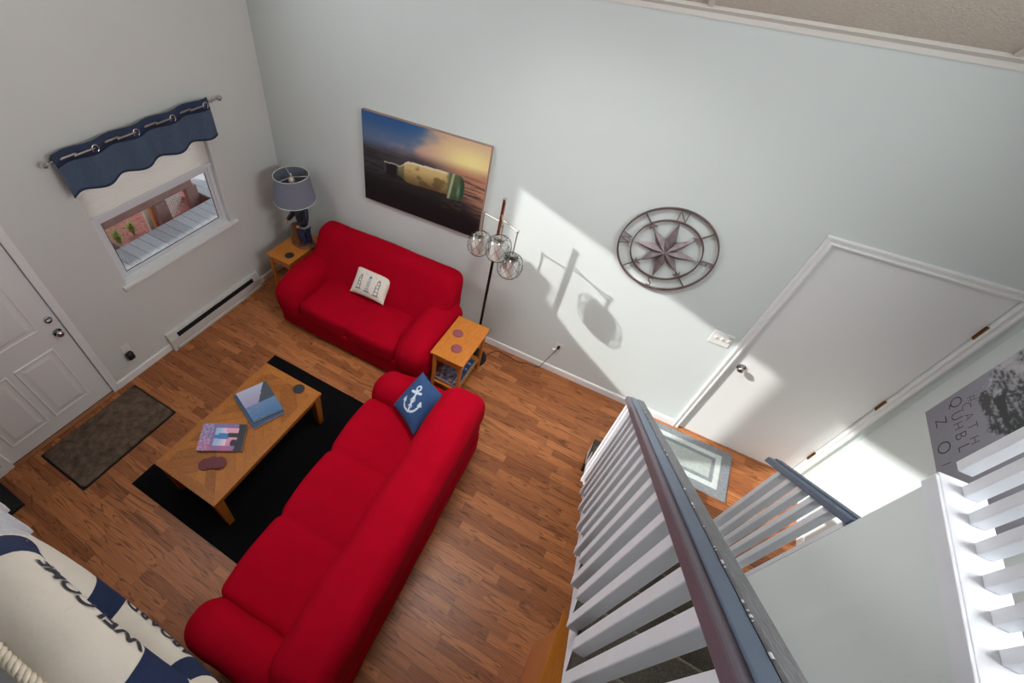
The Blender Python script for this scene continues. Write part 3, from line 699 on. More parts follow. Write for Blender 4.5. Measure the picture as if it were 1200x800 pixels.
# ------------------------------------------------------------------ red sofas
def sofa(name, label, loc, rot, W, D, n_seat, arm_w, seat_h=.45, arm_h=.61, back_h=.89, back_t=.33, recl=.10):
    t = thing(name, label, 'sofa', loc, rot); hw = W / 2; seed = W * 7
    def wr(p, k=5.0, a=.008): return noise.noise(Vector((p[0] * k + seed, p[1] * k, p[2] * k))) * a
    # base hidden under the slipcover skirt
    def fbase(p): return (p.x, p.y + (-.03 if p.y < 0 else 0) * (p.z + .16) / .32 + wr(p, 7, .006), p.z)
    obj('base', B().rbox((0, -D / 2, .165), (W - .06, D - .06, .27), .05, (36, 14, 8), fbase), M['red'], t, 60, world=False)
    iw = W - 2 * arm_w + .05; cw = iw / n_seat
    def fs(p):
        u = (p.x / iw + .5) * n_seat; v = p.y / ((D - back_t) / 2); fr_ = u - math.floor(u); e = min(fr_, 1 - fr_) if .3 < u < n_seat - .3 else .5
        crease = -.013 * math.exp(-(e / .045) ** 2)
        z = p.z + ((.012 * (1 - .5 * v * v) * math.sin(PI * fr_) + crease) if p.z > 0 else 0) + wr((p.x, p.y, p.z), 4, .007)
        return (p.x, p.y - (.02 * math.sin(PI * fr_) + crease if v < -.8 else 0), z - (.04 if v < -.8 and p.z < 0 else 0))
    obj('seat', B().rbox((0, -(D + back_t) / 2 + .06, seat_h - .095), (iw, D - back_t + .1, .19), .06, (26 * n_seat, 24, 8), fs), M['red'], t, 60, world=False)
    bw = W - .14
    def fb(p):
        u = p.x / (bw / 2); h = (p.z / (back_h - .16) + .5)
        lean = .045 * (h - .5); puff = 0
        if p.y < 0: puff = -.02 * math.sin(PI * min(1, max(0, h))) * (0.7 + .3 * math.cos(u * n_seat * PI)) - recl * (1 - h)
        top = -.035 * (abs(u) ** 5) + .006 * math.cos(u * n_seat * PI)
        w = wr(p, 6, .012) * (0.4 + abs(u) ** 2)
        drape = .007 * math.sin(p.x * 70 + p.z * 22) * smooth01(abs(u), .8, 1) * smooth01(h, .9, .5)
        return (p.x * (1 + .01 * math.sin(h * 3)), p.y + lean + puff + w + drape, p.z + (top if h > .6 else 0))
    obj('backrest', B().rbox((0, -back_t / 2 - .035, .16 + (back_h - .16) / 2), (bw, back_t, back_h - .16), min(.11, back_t * .42), (72, 16, 26), fb), M['red'], t, 60, world=False)
    for s in (-1, 1):
        def fa(p, s=s):
            h = p.z / .46 + .5; v = p.y / ((D - .12) / 2); out = s * .022 * smooth01(h, .35, .9)
            droop = -.035 * smooth01(-v, .1, 1) if h > .5 else 0
            return (p.x + out + wr((p.x + s * 3, p.y, p.z), 6, .010), p.y + (-.03 * math.sin(PI * h) if v < -.7 else 0) + wr(p, 5, .006), p.z + droop + .02 * math.cos(v * 2) * (h > .6))
        obj('armrest', B().rbox((s * (hw - arm_w / 2), -D / 2 - .045, .37), (arm_w, D - .09, .47), .135, (18, 34, 18), fa), M['red'], t, 60, world=False)
    for sx in (-1, 1):
        for sy in (-.08, -D + .1): obj('foot', B().cyl((sx * (hw - .12), sy, 0), (sx * (hw - .12), sy, .05), .025, .03, 14), M['black'], t, 40, world=False)
    return t
sofa('loveseat', 'two-seat red slipcovered loveseat against the back wall under the seascape canvas', (1.56, -.075, 0), 0, 1.80, .93, 2, .34, back_t=.20, recl=.33, back_h=.91)
sofa('sofa', 'long red slipcovered three-seat sofa facing the coffee table', (3.275, -2.36, 0), math.radians(-87.6), 2.32, 1.0, 3, .30)

# pillows
def anchor_fn(u, v):
    base = (40, 72, 116); fg = (196, 208, 220); x, y = u - .5, v - .5; d = 1e9
    def seg(ax_, ay_, bx_, by_):
        px, py = x - ax_, y - ay_; dx, dy = bx_ - ax_, by_ - ay_; t_ = max(0, min(1, (px * dx + py * dy) / (dx * dx + dy * dy)))
        return math.hypot(px - t_ * dx, py - t_ * dy)
    on_ = seg(0, .18, 0, -.25) < .024 or seg(-.13, .15, .13, .15) < .028
    on_ |= abs(math.hypot(x, y - .25) - .058) < .018
    r_ = math.hypot(x, y + .03); a_ = math.atan2(y + .03, x)
    on_ |= abs(r_ - .24) < .022 and -PI * .93 < a_ < -PI * .07
    for s_ in (-1, 1):
        fx, fy = s_ * .235, -.05
        on_ |= (abs(x - fx) < .062 * (1 - (y - fy + .05) / .13) and -.05 < y - fy < .08)
        on_ |= seg(s_ * .02, .1, -s_ * .06, -.02) < .012 or seg(-s_ * .06, -.02, s_ * .05, -.16) < .012
    n_ = 10 * noise.noise(Vector((u * 40, v * 40, 0)))
    return tuple(max(0, c + n_) for c in (fg if on_ else base))
bp = cushion('throw_pillow', (2.500, -1.545, .505), (2.800, -1.715, .535), (2.882, -1.396, .735), (2.606, -1.262, .715), .15, M['clothprint'], lambda u, v: anchor_fn(*(lambda a, b: (.5 + (a * .94 + b * .34), .5 + (-a * .34 + b * .94)))(u - .5, v - .5)), 72)
tag(bp, 'navy blue throw pillow with a pale anchor print in the sofa corner', 'pillow')
def light_fn(u, v):
    base = (222, 214, 202); ink = (122, 126, 132); blue = (96, 130, 150)
    for k, (cx_, h0, h1, w, col) in enumerate(((.24, .22, .66, .065, ink), (.5, .20, .70, .075, blue), (.76, .18, .66, .07, ink))):
        x = abs(u - cx_)
        if h0 < v < h1:
            ww = w * (1 - .35 * (v - h0) / (h1 - h0))
            if k == 1 and x < ww * .8 and int((v - h0) * 34) % 2 == 0: return col
            if k != 1 and (abs(x - ww * .75) < .012 or (x < ww * .75 and int((v - h0) * 40) % 5 == 0)): return col
        if h1 <= v < h1 + .10 and x < .045 * (1 - (v - h1) / .12): return col if k == 1 else ink
        if h0 - .03 < v <= h0 and x < .10: return ink
    for bx_, by_ in ((.36, .80), (.40, .76), (.33, .84), (.63, .80), (.66, .77)):
        if math.hypot(u - bx_, v - by_) < .010: return ink
    return base
wp = cushion('throw_pillow', (1.345, -.595, .50), (1.748, -.585, .50), (1.735, -.375, .69), (1.325, -.390, .69), .13, M['clothprint'], light_fn, 72)
tag(wp, 'small cream throw pillow with three printed lighthouses on the loveseat', 'pillow')

# ------------------------------------------------------------------ rugs
def pile(name, x0, y0, x1, y1, h, nx, ny, m, amp, fn=None, parent=None, rc=.0):
    V = []; F = []; C = []
    for j in range(ny + 1):
        for i in range(nx + 1):
            u, v = i / nx, j / ny; x = x0 + (x1 - x0) * u; y_ = y0 + (y1 - y0) * v
            edge = min(u, 1 - u, v, 1 - v)
            if rc:
                cx_ = min(max(x, x0 + rc), x1 - rc); cy_ = min(max(y_, y0 + rc), y1 - rc); dx, dy = x - cx_, y_ - cy_; l = math.hypot(dx, dy)
                mx_ = max(abs(dx), abs(dy))
                if l > 1e-6: x, y_ = cx_ + dx / l * mx_, cy_ + dy / l * mx_
            z = h + amp * noise.noise(Vector((x * 70, y_ * 70, 1))) + amp * noise.noise(Vector((x * 23, y_ * 23, 5)))
            if edge == 0: z = .0008
            V.append((x, y_, z)); C.append(S(*fn(u, v)) if fn else (1, 1, 1, 1))
    for j in range(ny):
        for i in range(nx): a = j * (nx + 1) + i; F.append((a, a + 1, a + nx + 2, a + nx + 1))
    n0 = len(V); ring = list(range(nx + 1)) + [j * (nx + 1) + nx for j in range(1, ny + 1)] + [ny * (nx + 1) + i for i in range(nx - 1, -1, -1)] + [j * (nx + 1) for j in range(ny - 1, 0, -1)]
    F.append(tuple(ring[::-1]))
    me = bpy.data.meshes.new(name); me.from_pydata(V, [], F); me.update(); finish(me, 70); me.materials.append(m)
    if fn: a = me.color_attributes.new('Col', 'FLOAT_COLOR', 'POINT'); a.data.foreach_set('color', [x for c in C for x in c])
    o = bpy.data.objects.new(name, me); COL.objects.link(o); attach(o, parent, True); return o
rg = pile('area_rug', .935, -3.06, 2.42, -1.385, .008, 70, 90, M['black_rug'], .0008); tag(rg, 'plain black area rug under the coffee table', 'rug')
dm = thing('doormat', 'shaggy brown rectangular doormat in front of the entry door', 'doormat', (.38, -2.85, 0))
obj('border', B().box(.09, -3.30, .0006, .672, -2.398, .007), M['blackgap'], dm, bevel=.003)
pile('shag', .102, -3.288, .66, -2.41, .022, 90, 130, M['brown_mat'], .006, None, dm, .04)
def rug_fn(u, v):
    x, y_ = min(u, 1 - u) * .98, min(v, 1 - v) * .54; e = min(x, y_); g = 14 * fbm(u * 60, v * 40, 2)
    c = (132, 136, 140) if e < .085 else (200, 208, 206) if e < .135 else (134, 140, 144) if e < .165 else (176, 184, 180)
    return tuple(max(0, k + g) for k in c)
lrug = pile('landing_rug', 4.235, -.575, 5.21, -.04, .009, 130, 76, M['rugprint'], .0015, rug_fn); tag(lrug, 'grey rectangular rug with paler border bands before the plain white door', 'rug')

# ------------------------------------------------------------------ coffee table
ct = thing('coffee_table', 'low honey oak coffee table with chevron parquet top on the black rug', 'coffee table', (1.57, -2.32, 0))
TX0, TX1, TY0, TY1, TZ = 1.262, 1.888, -2.905, -1.73, .43
obj('top_core', B().box(TX0 + .002, TY0 + .002, TZ - .032, TX1 - .002, TY1 - .002, TZ - .004), M['oak'], ct, bevel=.004)
bd = .07
def rnd_piece(name, poly, z0, z1, m, parent):
    b = B().prism(poly, 'z', z0, z1); o = obj(name, b, m, parent)
    a = o.data.attributes.new('rnd', 'FLOAT', 'FACE'); r = random.random(); a.data.foreach_set('value', [r] * len(o.data.polygons)); return o
for q in ([(TX0, TY0), (TX1, TY0), (TX1 - bd, TY0 + bd), (TX0 + bd, TY0 + bd)], [(TX1, TY0), (TX1, TY1), (TX1 - bd, TY1 - bd), (TX1 - bd, TY0 + bd)], [(TX1, TY1), (TX0, TY1), (TX0 + bd, TY1 - bd), (TX1 - bd, TY1 - bd)], [(TX0, TY1), (TX0, TY0), (TX0 + bd, TY0 + bd), (TX0 + bd, TY1 - bd)]):
    rnd_piece('border_board', q, TZ - .006, TZ, M['oakx'], ct)
def clip(poly, x0, y0, x1, y1):
    for ax_, val, sgn in ((0, x0, 1), (0, x1, -1), (1, y0, 1), (1, y1, -1)):
        out = []
        for i in range(len(poly)):
            p, q = poly[i], poly[(i + 1) % len(poly)]; dp, dq = sgn * (p[ax_] - val), sgn * (q[ax_] - val)
            if dp >= 0: out.append(p)
            if (dp >= 0) != (dq >= 0): t = dp / (dp - dq); out.append((p[0] + (q[0] - p[0]) * t, p[1] + (q[1] - p[1]) * t))
        poly = out
        if len(poly) < 3: return []
    return poly
ix0, ix1, iy0, iy1 = TX0 + bd, TX1 - bd, TY0 + bd, TY1 - bd; xm = (ix0 + ix1) / 2
for s, xa, xb in ((1, ix0, xm), (-1, xm, ix1)):
    k = -8; w = .098
    while k < 22:
        yk = iy0 + k * w; e = .0008
        ysl = lambda x: (x - xa if s > 0 else xb - x)
        poly = [(xa - .1, yk + e + (ysl(xa) - s * .1)), (xb + .1, yk + e + ysl(xb) + s * .1), (xb + .1, yk + w - e + ysl(xb) + s * .1), (xa - .1, yk + w - e + ysl(xa) - s * .1)]
        poly = clip(poly, xa + .0006, iy0 + .0006, xb - .0006, iy1 - .0006)
        if len(poly) >= 3: rnd_piece('parquet_strip', poly, TZ - .006, TZ - .0003, M['oakx'], ct)
        k += 1
for q in ((TX0 + .03, TY0 + .03, TX1 - .03, TY0 + .05), (TX0 + .03, TY1 - .05, TX1 - .03, TY1 - .03), (TX0 + .03, TY0 + .05, TX0 + .05, TY1 - .05), (TX1 - .05, TY0 + .05, TX1 - .03, TY1 - .05)):
    obj('apron', B().box(q[0], q[1], TZ - .095, q[2], q[3], TZ - .032), M['oak'], ct)
for lx in (TX0 + .045, TX1 - .045):
    for ly in (TY0 + .045, TY1 - .045):
        a, c = .036, .026
        obj('leg', B().hexa([(lx - c, ly - c, .009), (lx + c, ly - c, .009), (lx + c, ly + c, .009), (lx - c, ly + c, .009), (lx - a, ly - a, TZ - .033), (lx + a, ly - a, TZ - .033), (lx + a, ly + a, TZ - .033), (lx - a, ly + a, TZ - .033)]), M['oak'], ct, bevel=.004)

def coaster(x, y_, z, m, label, group=None):
    o = obj('coaster', B().lathe([(0, 0), (.046, 0), (.05, .002), (.05, .005), (.046, .007), (.040, .0062), (0, .0062)], (x, y_, z), 36), m, None, 40); return tag(o, label, 'coaster', group)
coaster(1.700, -1.80, TZ + .0005, M['charcoal'], 'single black round coaster on the end of the coffee table')
coaster(1.588, -2.712, TZ + .0005, M['burgundy'], 'burgundy round coaster at the bottom of the fanned trio on the coffee table')
coaster(1.622, -2.678, TZ + .008, M['burgundy'], 'burgundy round coaster in the middle of the fanned trio on the coffee table')
coaster(1.671, -2.650, TZ + .0155, M['burgundy'], 'burgundy round coaster on top of the fanned trio on the coffee table')

# books
def book(name, label, corners, z0, h, fn, spine=None, nx=60, ny=60):
    c = [Vector((p[0], p[1], z0)) for p in corners]; t = thing(name, label, 'book', (sum(p.x for p in c) / 4, sum(p.y for p in c) / 4, z0))
    ctr = (c[0] + c[1] + c[2] + c[3]) / 4
    def quad(sc, za, zb_): P = [ctr + (p - ctr) * sc for p in c]; return B().hexa([(p.x, p.y, za) for p in P] + [(p.x, p.y, zb_) for p in P])
    obj('pages', quad(.975, z0 + .002, z0 + h - .002), M['paper'], t)
    obj('back_cover', quad(1, z0, z0 + .002), spine or M['black'], t)
    fc = obj('front_cover', quad(1, z0 + h - .002, z0 + h), spine or M['black'], t)
    print_panel('cover_print', *[(p.x, p.y, z0 + h + .0006) for p in c], nx, ny, fn, M['print'], fc)
    return t
def sea_cover(u, v):
    # v=1 top of the cover: pale sky, dark headland from the right, blue water below
    n_ = fbm(u * 6, v * 40, 3); ridge = .40 + .62 * smooth01(u, .30, 1.0) + .03 * fbm(u * 14, 3.1, 3)
    if v > .46:
        if v < ridge: return (58 + 10 * n_, 66 + 10 * n_, 80 + 8 * n_)
        return mixc((150, 144, 172), (170, 172, 196), (v - .46) / .5)
    c = mixc((66, 106, 148), (92, 122, 160), smooth01(v, 0, .46)); return mixc(c, (150, 140, 168), .55 * smooth01(n_, .1, .7) * smooth01(u, .9, .1))
def purple_cover(u, v):
    n_ = fbm(u * 9, v * 9, 3); c = mixc((126, 112, 158), (176, 96, 142), smooth01(n_ + (.5 - v), -.1, .6))
    if u > .80 + .03 * math.sin(v * 9): c = (38, 40, 50)
    if .32 < u < .84 and .18 < v < .84:
        a = (u - .32) / .52; b_ = (v - .18) / .66; c = mixc((150, 180, 214), (236, 200, 216), smooth01(a, .1, .55))
        if a > .55: c = mixc((214, 140, 170), (226, 160, 180), b_)
        if .36 < b_ < .70 and a < .62 and (a > .18 or abs(b_ - .5) < .1): c = (58, 120, 176)
        if .46 < b_ < .72 and a > .58: c = (40, 42, 52)
        if b_ < .34 and a > .72 and math.hypot((a - .9) * 1.2, b_ - .16) < .2: c = (40, 42, 52)
        if abs(a - .5) < .05 and b_ > .76: c = (230, 150, 180)
    elif u < .26 and fbm(u * 40, v * 24, 2) > .12: c = mixc(c, (206, 196, 214), .6)
    return c
K1 = [(1.325, -2.150), (1.657, -2.280), (1.757, -2.045), (1.437, -1.905)]   # v axis runs to the sky edge
# cover frame: left edge pale sky side follows (1.325,-2.15)-(1.437,-1.905)
book('book', 'hardcover book lying under the blue seascape book on the coffee table', [(1.312, -2.162), (1.672, -2.296), (1.772, -2.052), (1.430, -1.900)], TZ + .0005, .022, lambda u, v: (52, 78, 110), M['bookblue'], 2, 2)
bk = book('book', 'blue seascape photo book on top of the stack on the coffee table', [(1.645, -2.262), (1.748, -2.040), (1.437, -1.905), (1.325, -2.140)], TZ + .0235, .022, sea_cover, M['bookblue'])
book('book', 'purple and pink book with an arch window cover on the coffee table', [(1.452, -2.672), (1.739, -2.495), (1.609, -2.300), (1.312, -2.472)], TZ + .0005, .024, lambda u, v: purple_cover(u, v), M['black'])

# ------------------------------------------------------------------ end tables
def end_table(x0, y0, label, group):
    w, d, h = .33, .56, .575; t = thing('end_table', label, 'end table', (x0 + w / 2, y0 + d / 2, 0), 0)
    obj('tabletop', B().box(x0, y0, h - .02, x0 + w, y0 + d, h), M['maple'], t, bevel=.004)
    for lx in (x0 + .035, x0 + w - .035):
        for ly in (y0 + .035, y0 + d - .035):
            a, c = .017, .012; obj('leg', B().hexa([(lx - c, ly - c, 0), (lx + c, ly - c, 0), (lx + c, ly + c, 0), (lx - c, ly + c, 0), (lx - a, ly - a, h - .0205), (lx + a, ly - a, h - .0205), (lx + a, ly + a, h - .0205), (lx - a, ly + a, h - .0205)]), M['maple'], t, bevel=.003)
    for xs in (x0 + .026, x0 + w - .040): obj('apron', B().box(xs, y0 + .05, h - .10, xs + .014, y0 + d - .05, h - .0205), M['maple'], t)
    obj('apron', B().box(x0 + .05, y0 + d - .045, h - .10, x0 + w - .05, y0 + d - .03, h - .0205), M['maple'], t)
    dr = obj('drawer', B().box(x0 + .054, y0 + .03, h - .105, x0 + w - .054, y0 + .048, h - .024), M['maple'], t, bevel=.003)
    obj('drawer_knob', B().lathe([(0, -.022), (.010, -.020), (.012, -.014), (.006, -.008), (.006, 0)], (x0 + w / 2, y0 + .03, h - .065), 18, 'y'), M['maple'], dr, 40)
    obj('shelf', B().box(x0 + .03, y0 + .03, .155, x0 + w - .03, y0 + d - .03, .17), M['maple'], t); return t
end_table(2.488, -.925, 'orange wood end table with two mauve coasters and books on its shelf', None)
end_table(.292, -.68, 'orange wood end table under the sailor lamp in the room corner', None)
coaster(2.590, -.560 - .03, .5755, M['mauve'], 'mauve round coaster nearer the wall on the end table by the floor lamp')
coaster(2.668, -.765, .5755, M['mauve'], 'mauve round coaster nearer the drawer on the end table by the floor lamp')
coaster(.520, -.560, .5755, M['charcoal'], 'black round coaster beside the sailor lamp')
def mag_cover(u, v):
    n_ = fbm(u * 7, v * 7, 4); c = mixc((86, 88, 118), (176, 150, 130), smooth01(n_, -.1, .6)); return mixc(c, (30, 32, 44), smooth01(fbm(u * 9 + 4, v * 9, 3), .1, .5))
def blue_cover(u, v):
    n_ = fbm(u * 3, v * 10, 3); return mixc((44, 74, 116), (176, 190, 206), smooth01(n_, .15, .55))
book('book', 'blue hardcover book at the bottom of the end table shelf', [(2.53, -.87), (2.775, -.87), (2.775, -.48), (2.53, -.48)], .1705, .035, blue_cover, M['bookblue'], 30, 40)
book('book', 'patterned grey book lying on the blue book on the end table shelf', [(2.535, -.885), (2.725, -.885), (2.725, -.62), (2.535, -.62)], .206, .028, mag_cover, M['bookgrey'], 40, 40)

# ------------------------------------------------------------------ sailor table lamp
LX, LY, LZ = .50, -.30, .5755
tl = thing('table_lamp', 'table lamp with grey blue drum shade over a sailor figurine base', 'lamp', (LX, LY, LZ))
def blob(c, rx, ry, h, seed, n=28, prof=None):
    prof = prof or [(1.0, 0), (1.02, .15), (.86, .4), (.8, .75), (.84, .95), (.7, 1.0)]; V = []; F = []
    for r, hh in prof:
        for k in range(n):
            a = 2 * PI * k / n; q = r * (1 + .10 * noise.noise(Vector((math.cos(a) * 2, math.sin(a) * 2, hh * 3 + seed))))
            V.append((c[0] + rx * q * math.cos(a), c[1] + ry * q * math.sin(a), c[2] + h * hh))
    m = len(prof)
    for i in range(m - 1):
        for k in range(n): F.append((i * n + k, i * n + (k + 1) % n, (i + 1) * n + (k + 1) % n, (i + 1) * n + k))
    F += [tuple(range(n))[::-1], tuple(range((m - 1) * n, m * n))]; return B().add(V, F)
obj('plinth', blob((LX, LY, LZ), .135, .10, .035, 2), M['stump'], tl, 50)
obj('tree_stump', blob((LX - .055, LY - .03, LZ + .03), .06, .055, .21, 5), M['stump'], tl, 50)
def skin_mesh(name, verts, edges, radii, m, parent, sub=2):
    me = bpy.data.meshes.new(name); me.from_pydata([Vector(v) for v in verts], edges, []); me.update(); me.materials.append(m)
    o = bpy.data.objects.new(name, me); COL.objects.link(o); attach(o, parent, True)
    md = o.modifiers.new('skin', 'SKIN'); md.use_smooth_shade = True
    for i, r in enumerate(radii): me.skin_vertices[0].data[i].radius = (r, r)
    me.skin_vertices[0].data[0].use_root = True
    s = o.modifiers.new('sub', 'SUBSURF'); s.levels = sub; s.render_levels = sub; return o
fx, fy, fz = LX + .045, LY - .005, LZ
skin_mesh('trousers', [(fx, fy, fz + .235), (fx + .03, fy + .01, fz + .20), (fx + .045, fy + .005, fz + .12), (fx + .055, fy + .01, fz + .045), (fx - .015, fy - .03, fz + .20), (fx + .01, fy - .05, fz + .12), (fx + .02, fy - .035, fz + .045)], [(0, 1), (1, 2), (2, 3), (0, 4), (4, 5), (5, 6)], [.05, .038, .032, .03, .038, .032, .03], M['bluejean'], tl)
skin_mesh('coat', [(fx, fy, fz + .225), (fx - .005, fy - .002, fz + .31), (fx - .01, fy, fz + .40), (fx - .012, fy, fz + .455), (fx + .055, fy + .005, fz + .43), (fx + .072, fy - .025, fz + .335), (fx + .018, fy - .075, fz + .285), (fx - .07, fy - .01, fz + .43), (fx - .115, fy - .035, fz + .345), (fx - .16, fy - .06, fz + .285)], [(0, 1), (1, 2), (2, 3), (2, 4), (4, 5), (5, 6), (2, 7), (7, 8), (8, 9)], [.06, .062, .066, .03, .036, .03, .024, .036, .03, .024], M['navycoat'], tl)
obj('hand', B().rbox((fx + .004, fy - .088, fz + .277), (.034, .03, .026), .012, (6, 6, 6)), M['skin'], tl, 60)
obj('hand', B().rbox((fx - .172, fy - .068, fz + .272), (.034, .03, .03), .012, (6, 6, 6)), M['skin'], tl, 60)
obj('collar', B().lathe([(.036, 0), (.04, .02), (.026, .05), (.0, .052)], (fx - .012, fy - .012, fz + .445), 18), M['redshirt'], tl, 50)
obj('sailor_head', B().lathe([(0, 0), (.03, .008), (.042, .04), (.042, .065), (.03, .095), (0, .104)], (fx - .014, fy - .012, fz + .49), 20), M['skin'], tl, 60)
skx, sky = LX - .02, LY
obj('lamp_stem', B().cyl((skx, sky, fz + .44), (skx, sky, fz + .66), .012, n=14), M['brass'], tl, 40)
obj('bulb', B().lathe([(0, .13), (.022, .12), (.031, .09), (.026, .055), (.014, .03), (.014, 0)], (skx, sky, fz + .64), 20), M['bone'], tl, 50)
SZ0, SZ1 = 1.10, 1.365
sh = obj('lamp_shade', B().lathe([(.212, SZ0), (.174, SZ1), (.171, SZ1), (.209, SZ0), (.212, SZ0)], (skx, sky, 0), 56), M['shade'], tl, 50)
for r, z in ((.1735, SZ1 + .001), (.2115, SZ0)): obj('shade_rim', B().tube([(skx + r * math.cos(a), sky + r * math.sin(a), z) for a in [2 * PI * k / 56 for k in range(56)]], .0042, 8, True), M['shade_in'], sh, 60)
for k in range(3):
    a = .5 + 2 * PI * k / 3; obj('spider_arm', B().cyl((skx, sky, SZ1 - .02), (skx + .172 * math.cos(a), sky + .172 * math.sin(a), SZ1 - .004), .0028, n=8), M['shade_in'], tl, 60)
obj('harp', B().tube([(skx + .045 * math.sin(t_), sky, 1.17 + .09 + .09 * -math.cos(t_)) for t_ in [2 * PI * k / 28 for k in range(28)]], .0025, 6, True), M['brass'], tl, 60)
obj('finial', B().lathe([(0, 0), (.008, .002), (.006, .012), (.011, .022), (.006, .034), (0, .036)], (skx, sky, SZ1 - .018), 14), M['bone'], tl, 50)

# ------------------------------------------------------------------ floor lamp with three globes
FX, FY = 2.684, -.280
fl_ = thing('floor_lamp', 'tall dark floor lamp with three hanging wire-netted glass globes beside the canvas', 'lamp', (FX, FY, 0))
obj('base', B().lathe([(0, 0), (.128, 0), (.132, .008), (.128, .02), (.04, .026), (.014, .04), (0, .04)], (FX, FY, 0.0), 44), M['black'], fl_, 40)
obj('pole', B().cyl((FX, FY, .03), (FX, FY, 1.25), .0125, n=18), M['bronze'], fl_, 40)
obj('upper_pole', B().cyl((FX, FY, 1.25), (FX, FY, 1.815), .0135, n=18), M['copper'], fl_, 40)
obj('pole_cap', B().lathe([(0, 0), (.017, 0), (.017, .016), (0, .018)], (FX, FY, 1.815), 20), M['chrome'], fl_, 40)
arms = [((2.868, -.385), 1.665, 1.350), ((2.522, -.238), 1.632, 1.342), ((2.758, -.43), 1.70, 1.50)]
for (gx, gy), za, zg in arms:
    ar = obj('arm', B().cyl((FX, FY, za), (gx, gy, za), .0055, n=10).cyl((gx, gy, za + .008), (gx, gy, zg + .10), .005, n=10), M['nickel'], fl_, 40)
    obj('arm_joint', B().rbox((gx, gy, za + .003), (.02, .02, .02), .005, (4, 4, 4)), M['nickel'], ar, 50)
    prof = [(.045, .098), (.075, .082), (.095, .05), (.103, .005), (.098, -.04), (.082, -.075), (.058, -.095)]
    gl = obj('globe', B().lathe(prof, (gx, gy, zg), 32), M['globe'], fl_, 70)
    # the lathe caps open ends; open both so light passes
    bm = bmesh.new(); bm.from_mesh(gl.data); bmesh.ops.delete(bm, geom=[f for f in bm.faces if len(f.verts) > 4], context='FACES'); bm.to_mesh(gl.data); bm.free()
    net = B()
    def pr(t_):
        i = min(int(t_ * 6), 5); f_ = t_ * 6 - i; return prof[i][0] * (1 - f_) + prof[i + 1][0] * f_, prof[i][1] * (1 - f_) + prof[i + 1][1] * f_
    for sgn in (-1, 1):
        for k in range(9):
            pts = []
            for q in range(19):
                r, h = pr(q / 18); a = 2 * PI * k / 9 + sgn * q / 18 * 1.7; pts.append((gx + (r + .002) * math.cos(a), gy + (r + .002) * math.sin(a), zg + h))
            net.tube(pts, .0013, 5)
    for r, h in (prof[0], prof[-1]): net.tube([(gx + r * math.cos(a), gy + r * math.sin(a), zg + h) for a in [2 * PI * k / 28 for k in range(28)]], .0025, 6, True)
    obj('wire_net', net, M['wire'], fl_, 60)
    cy_ = obj('inner_shade', B().lathe([(.062, -.085), (.062, .075), (.058, .075), (.058, -.085), (.062, -.085)], (gx, gy, zg), 36), M['mercury'], fl_, 40)
    obj('socket', B().cyl((gx, gy, zg + .02), (gx, gy, zg + .10), .018, n=16), M['nickel'], fl_, 40)

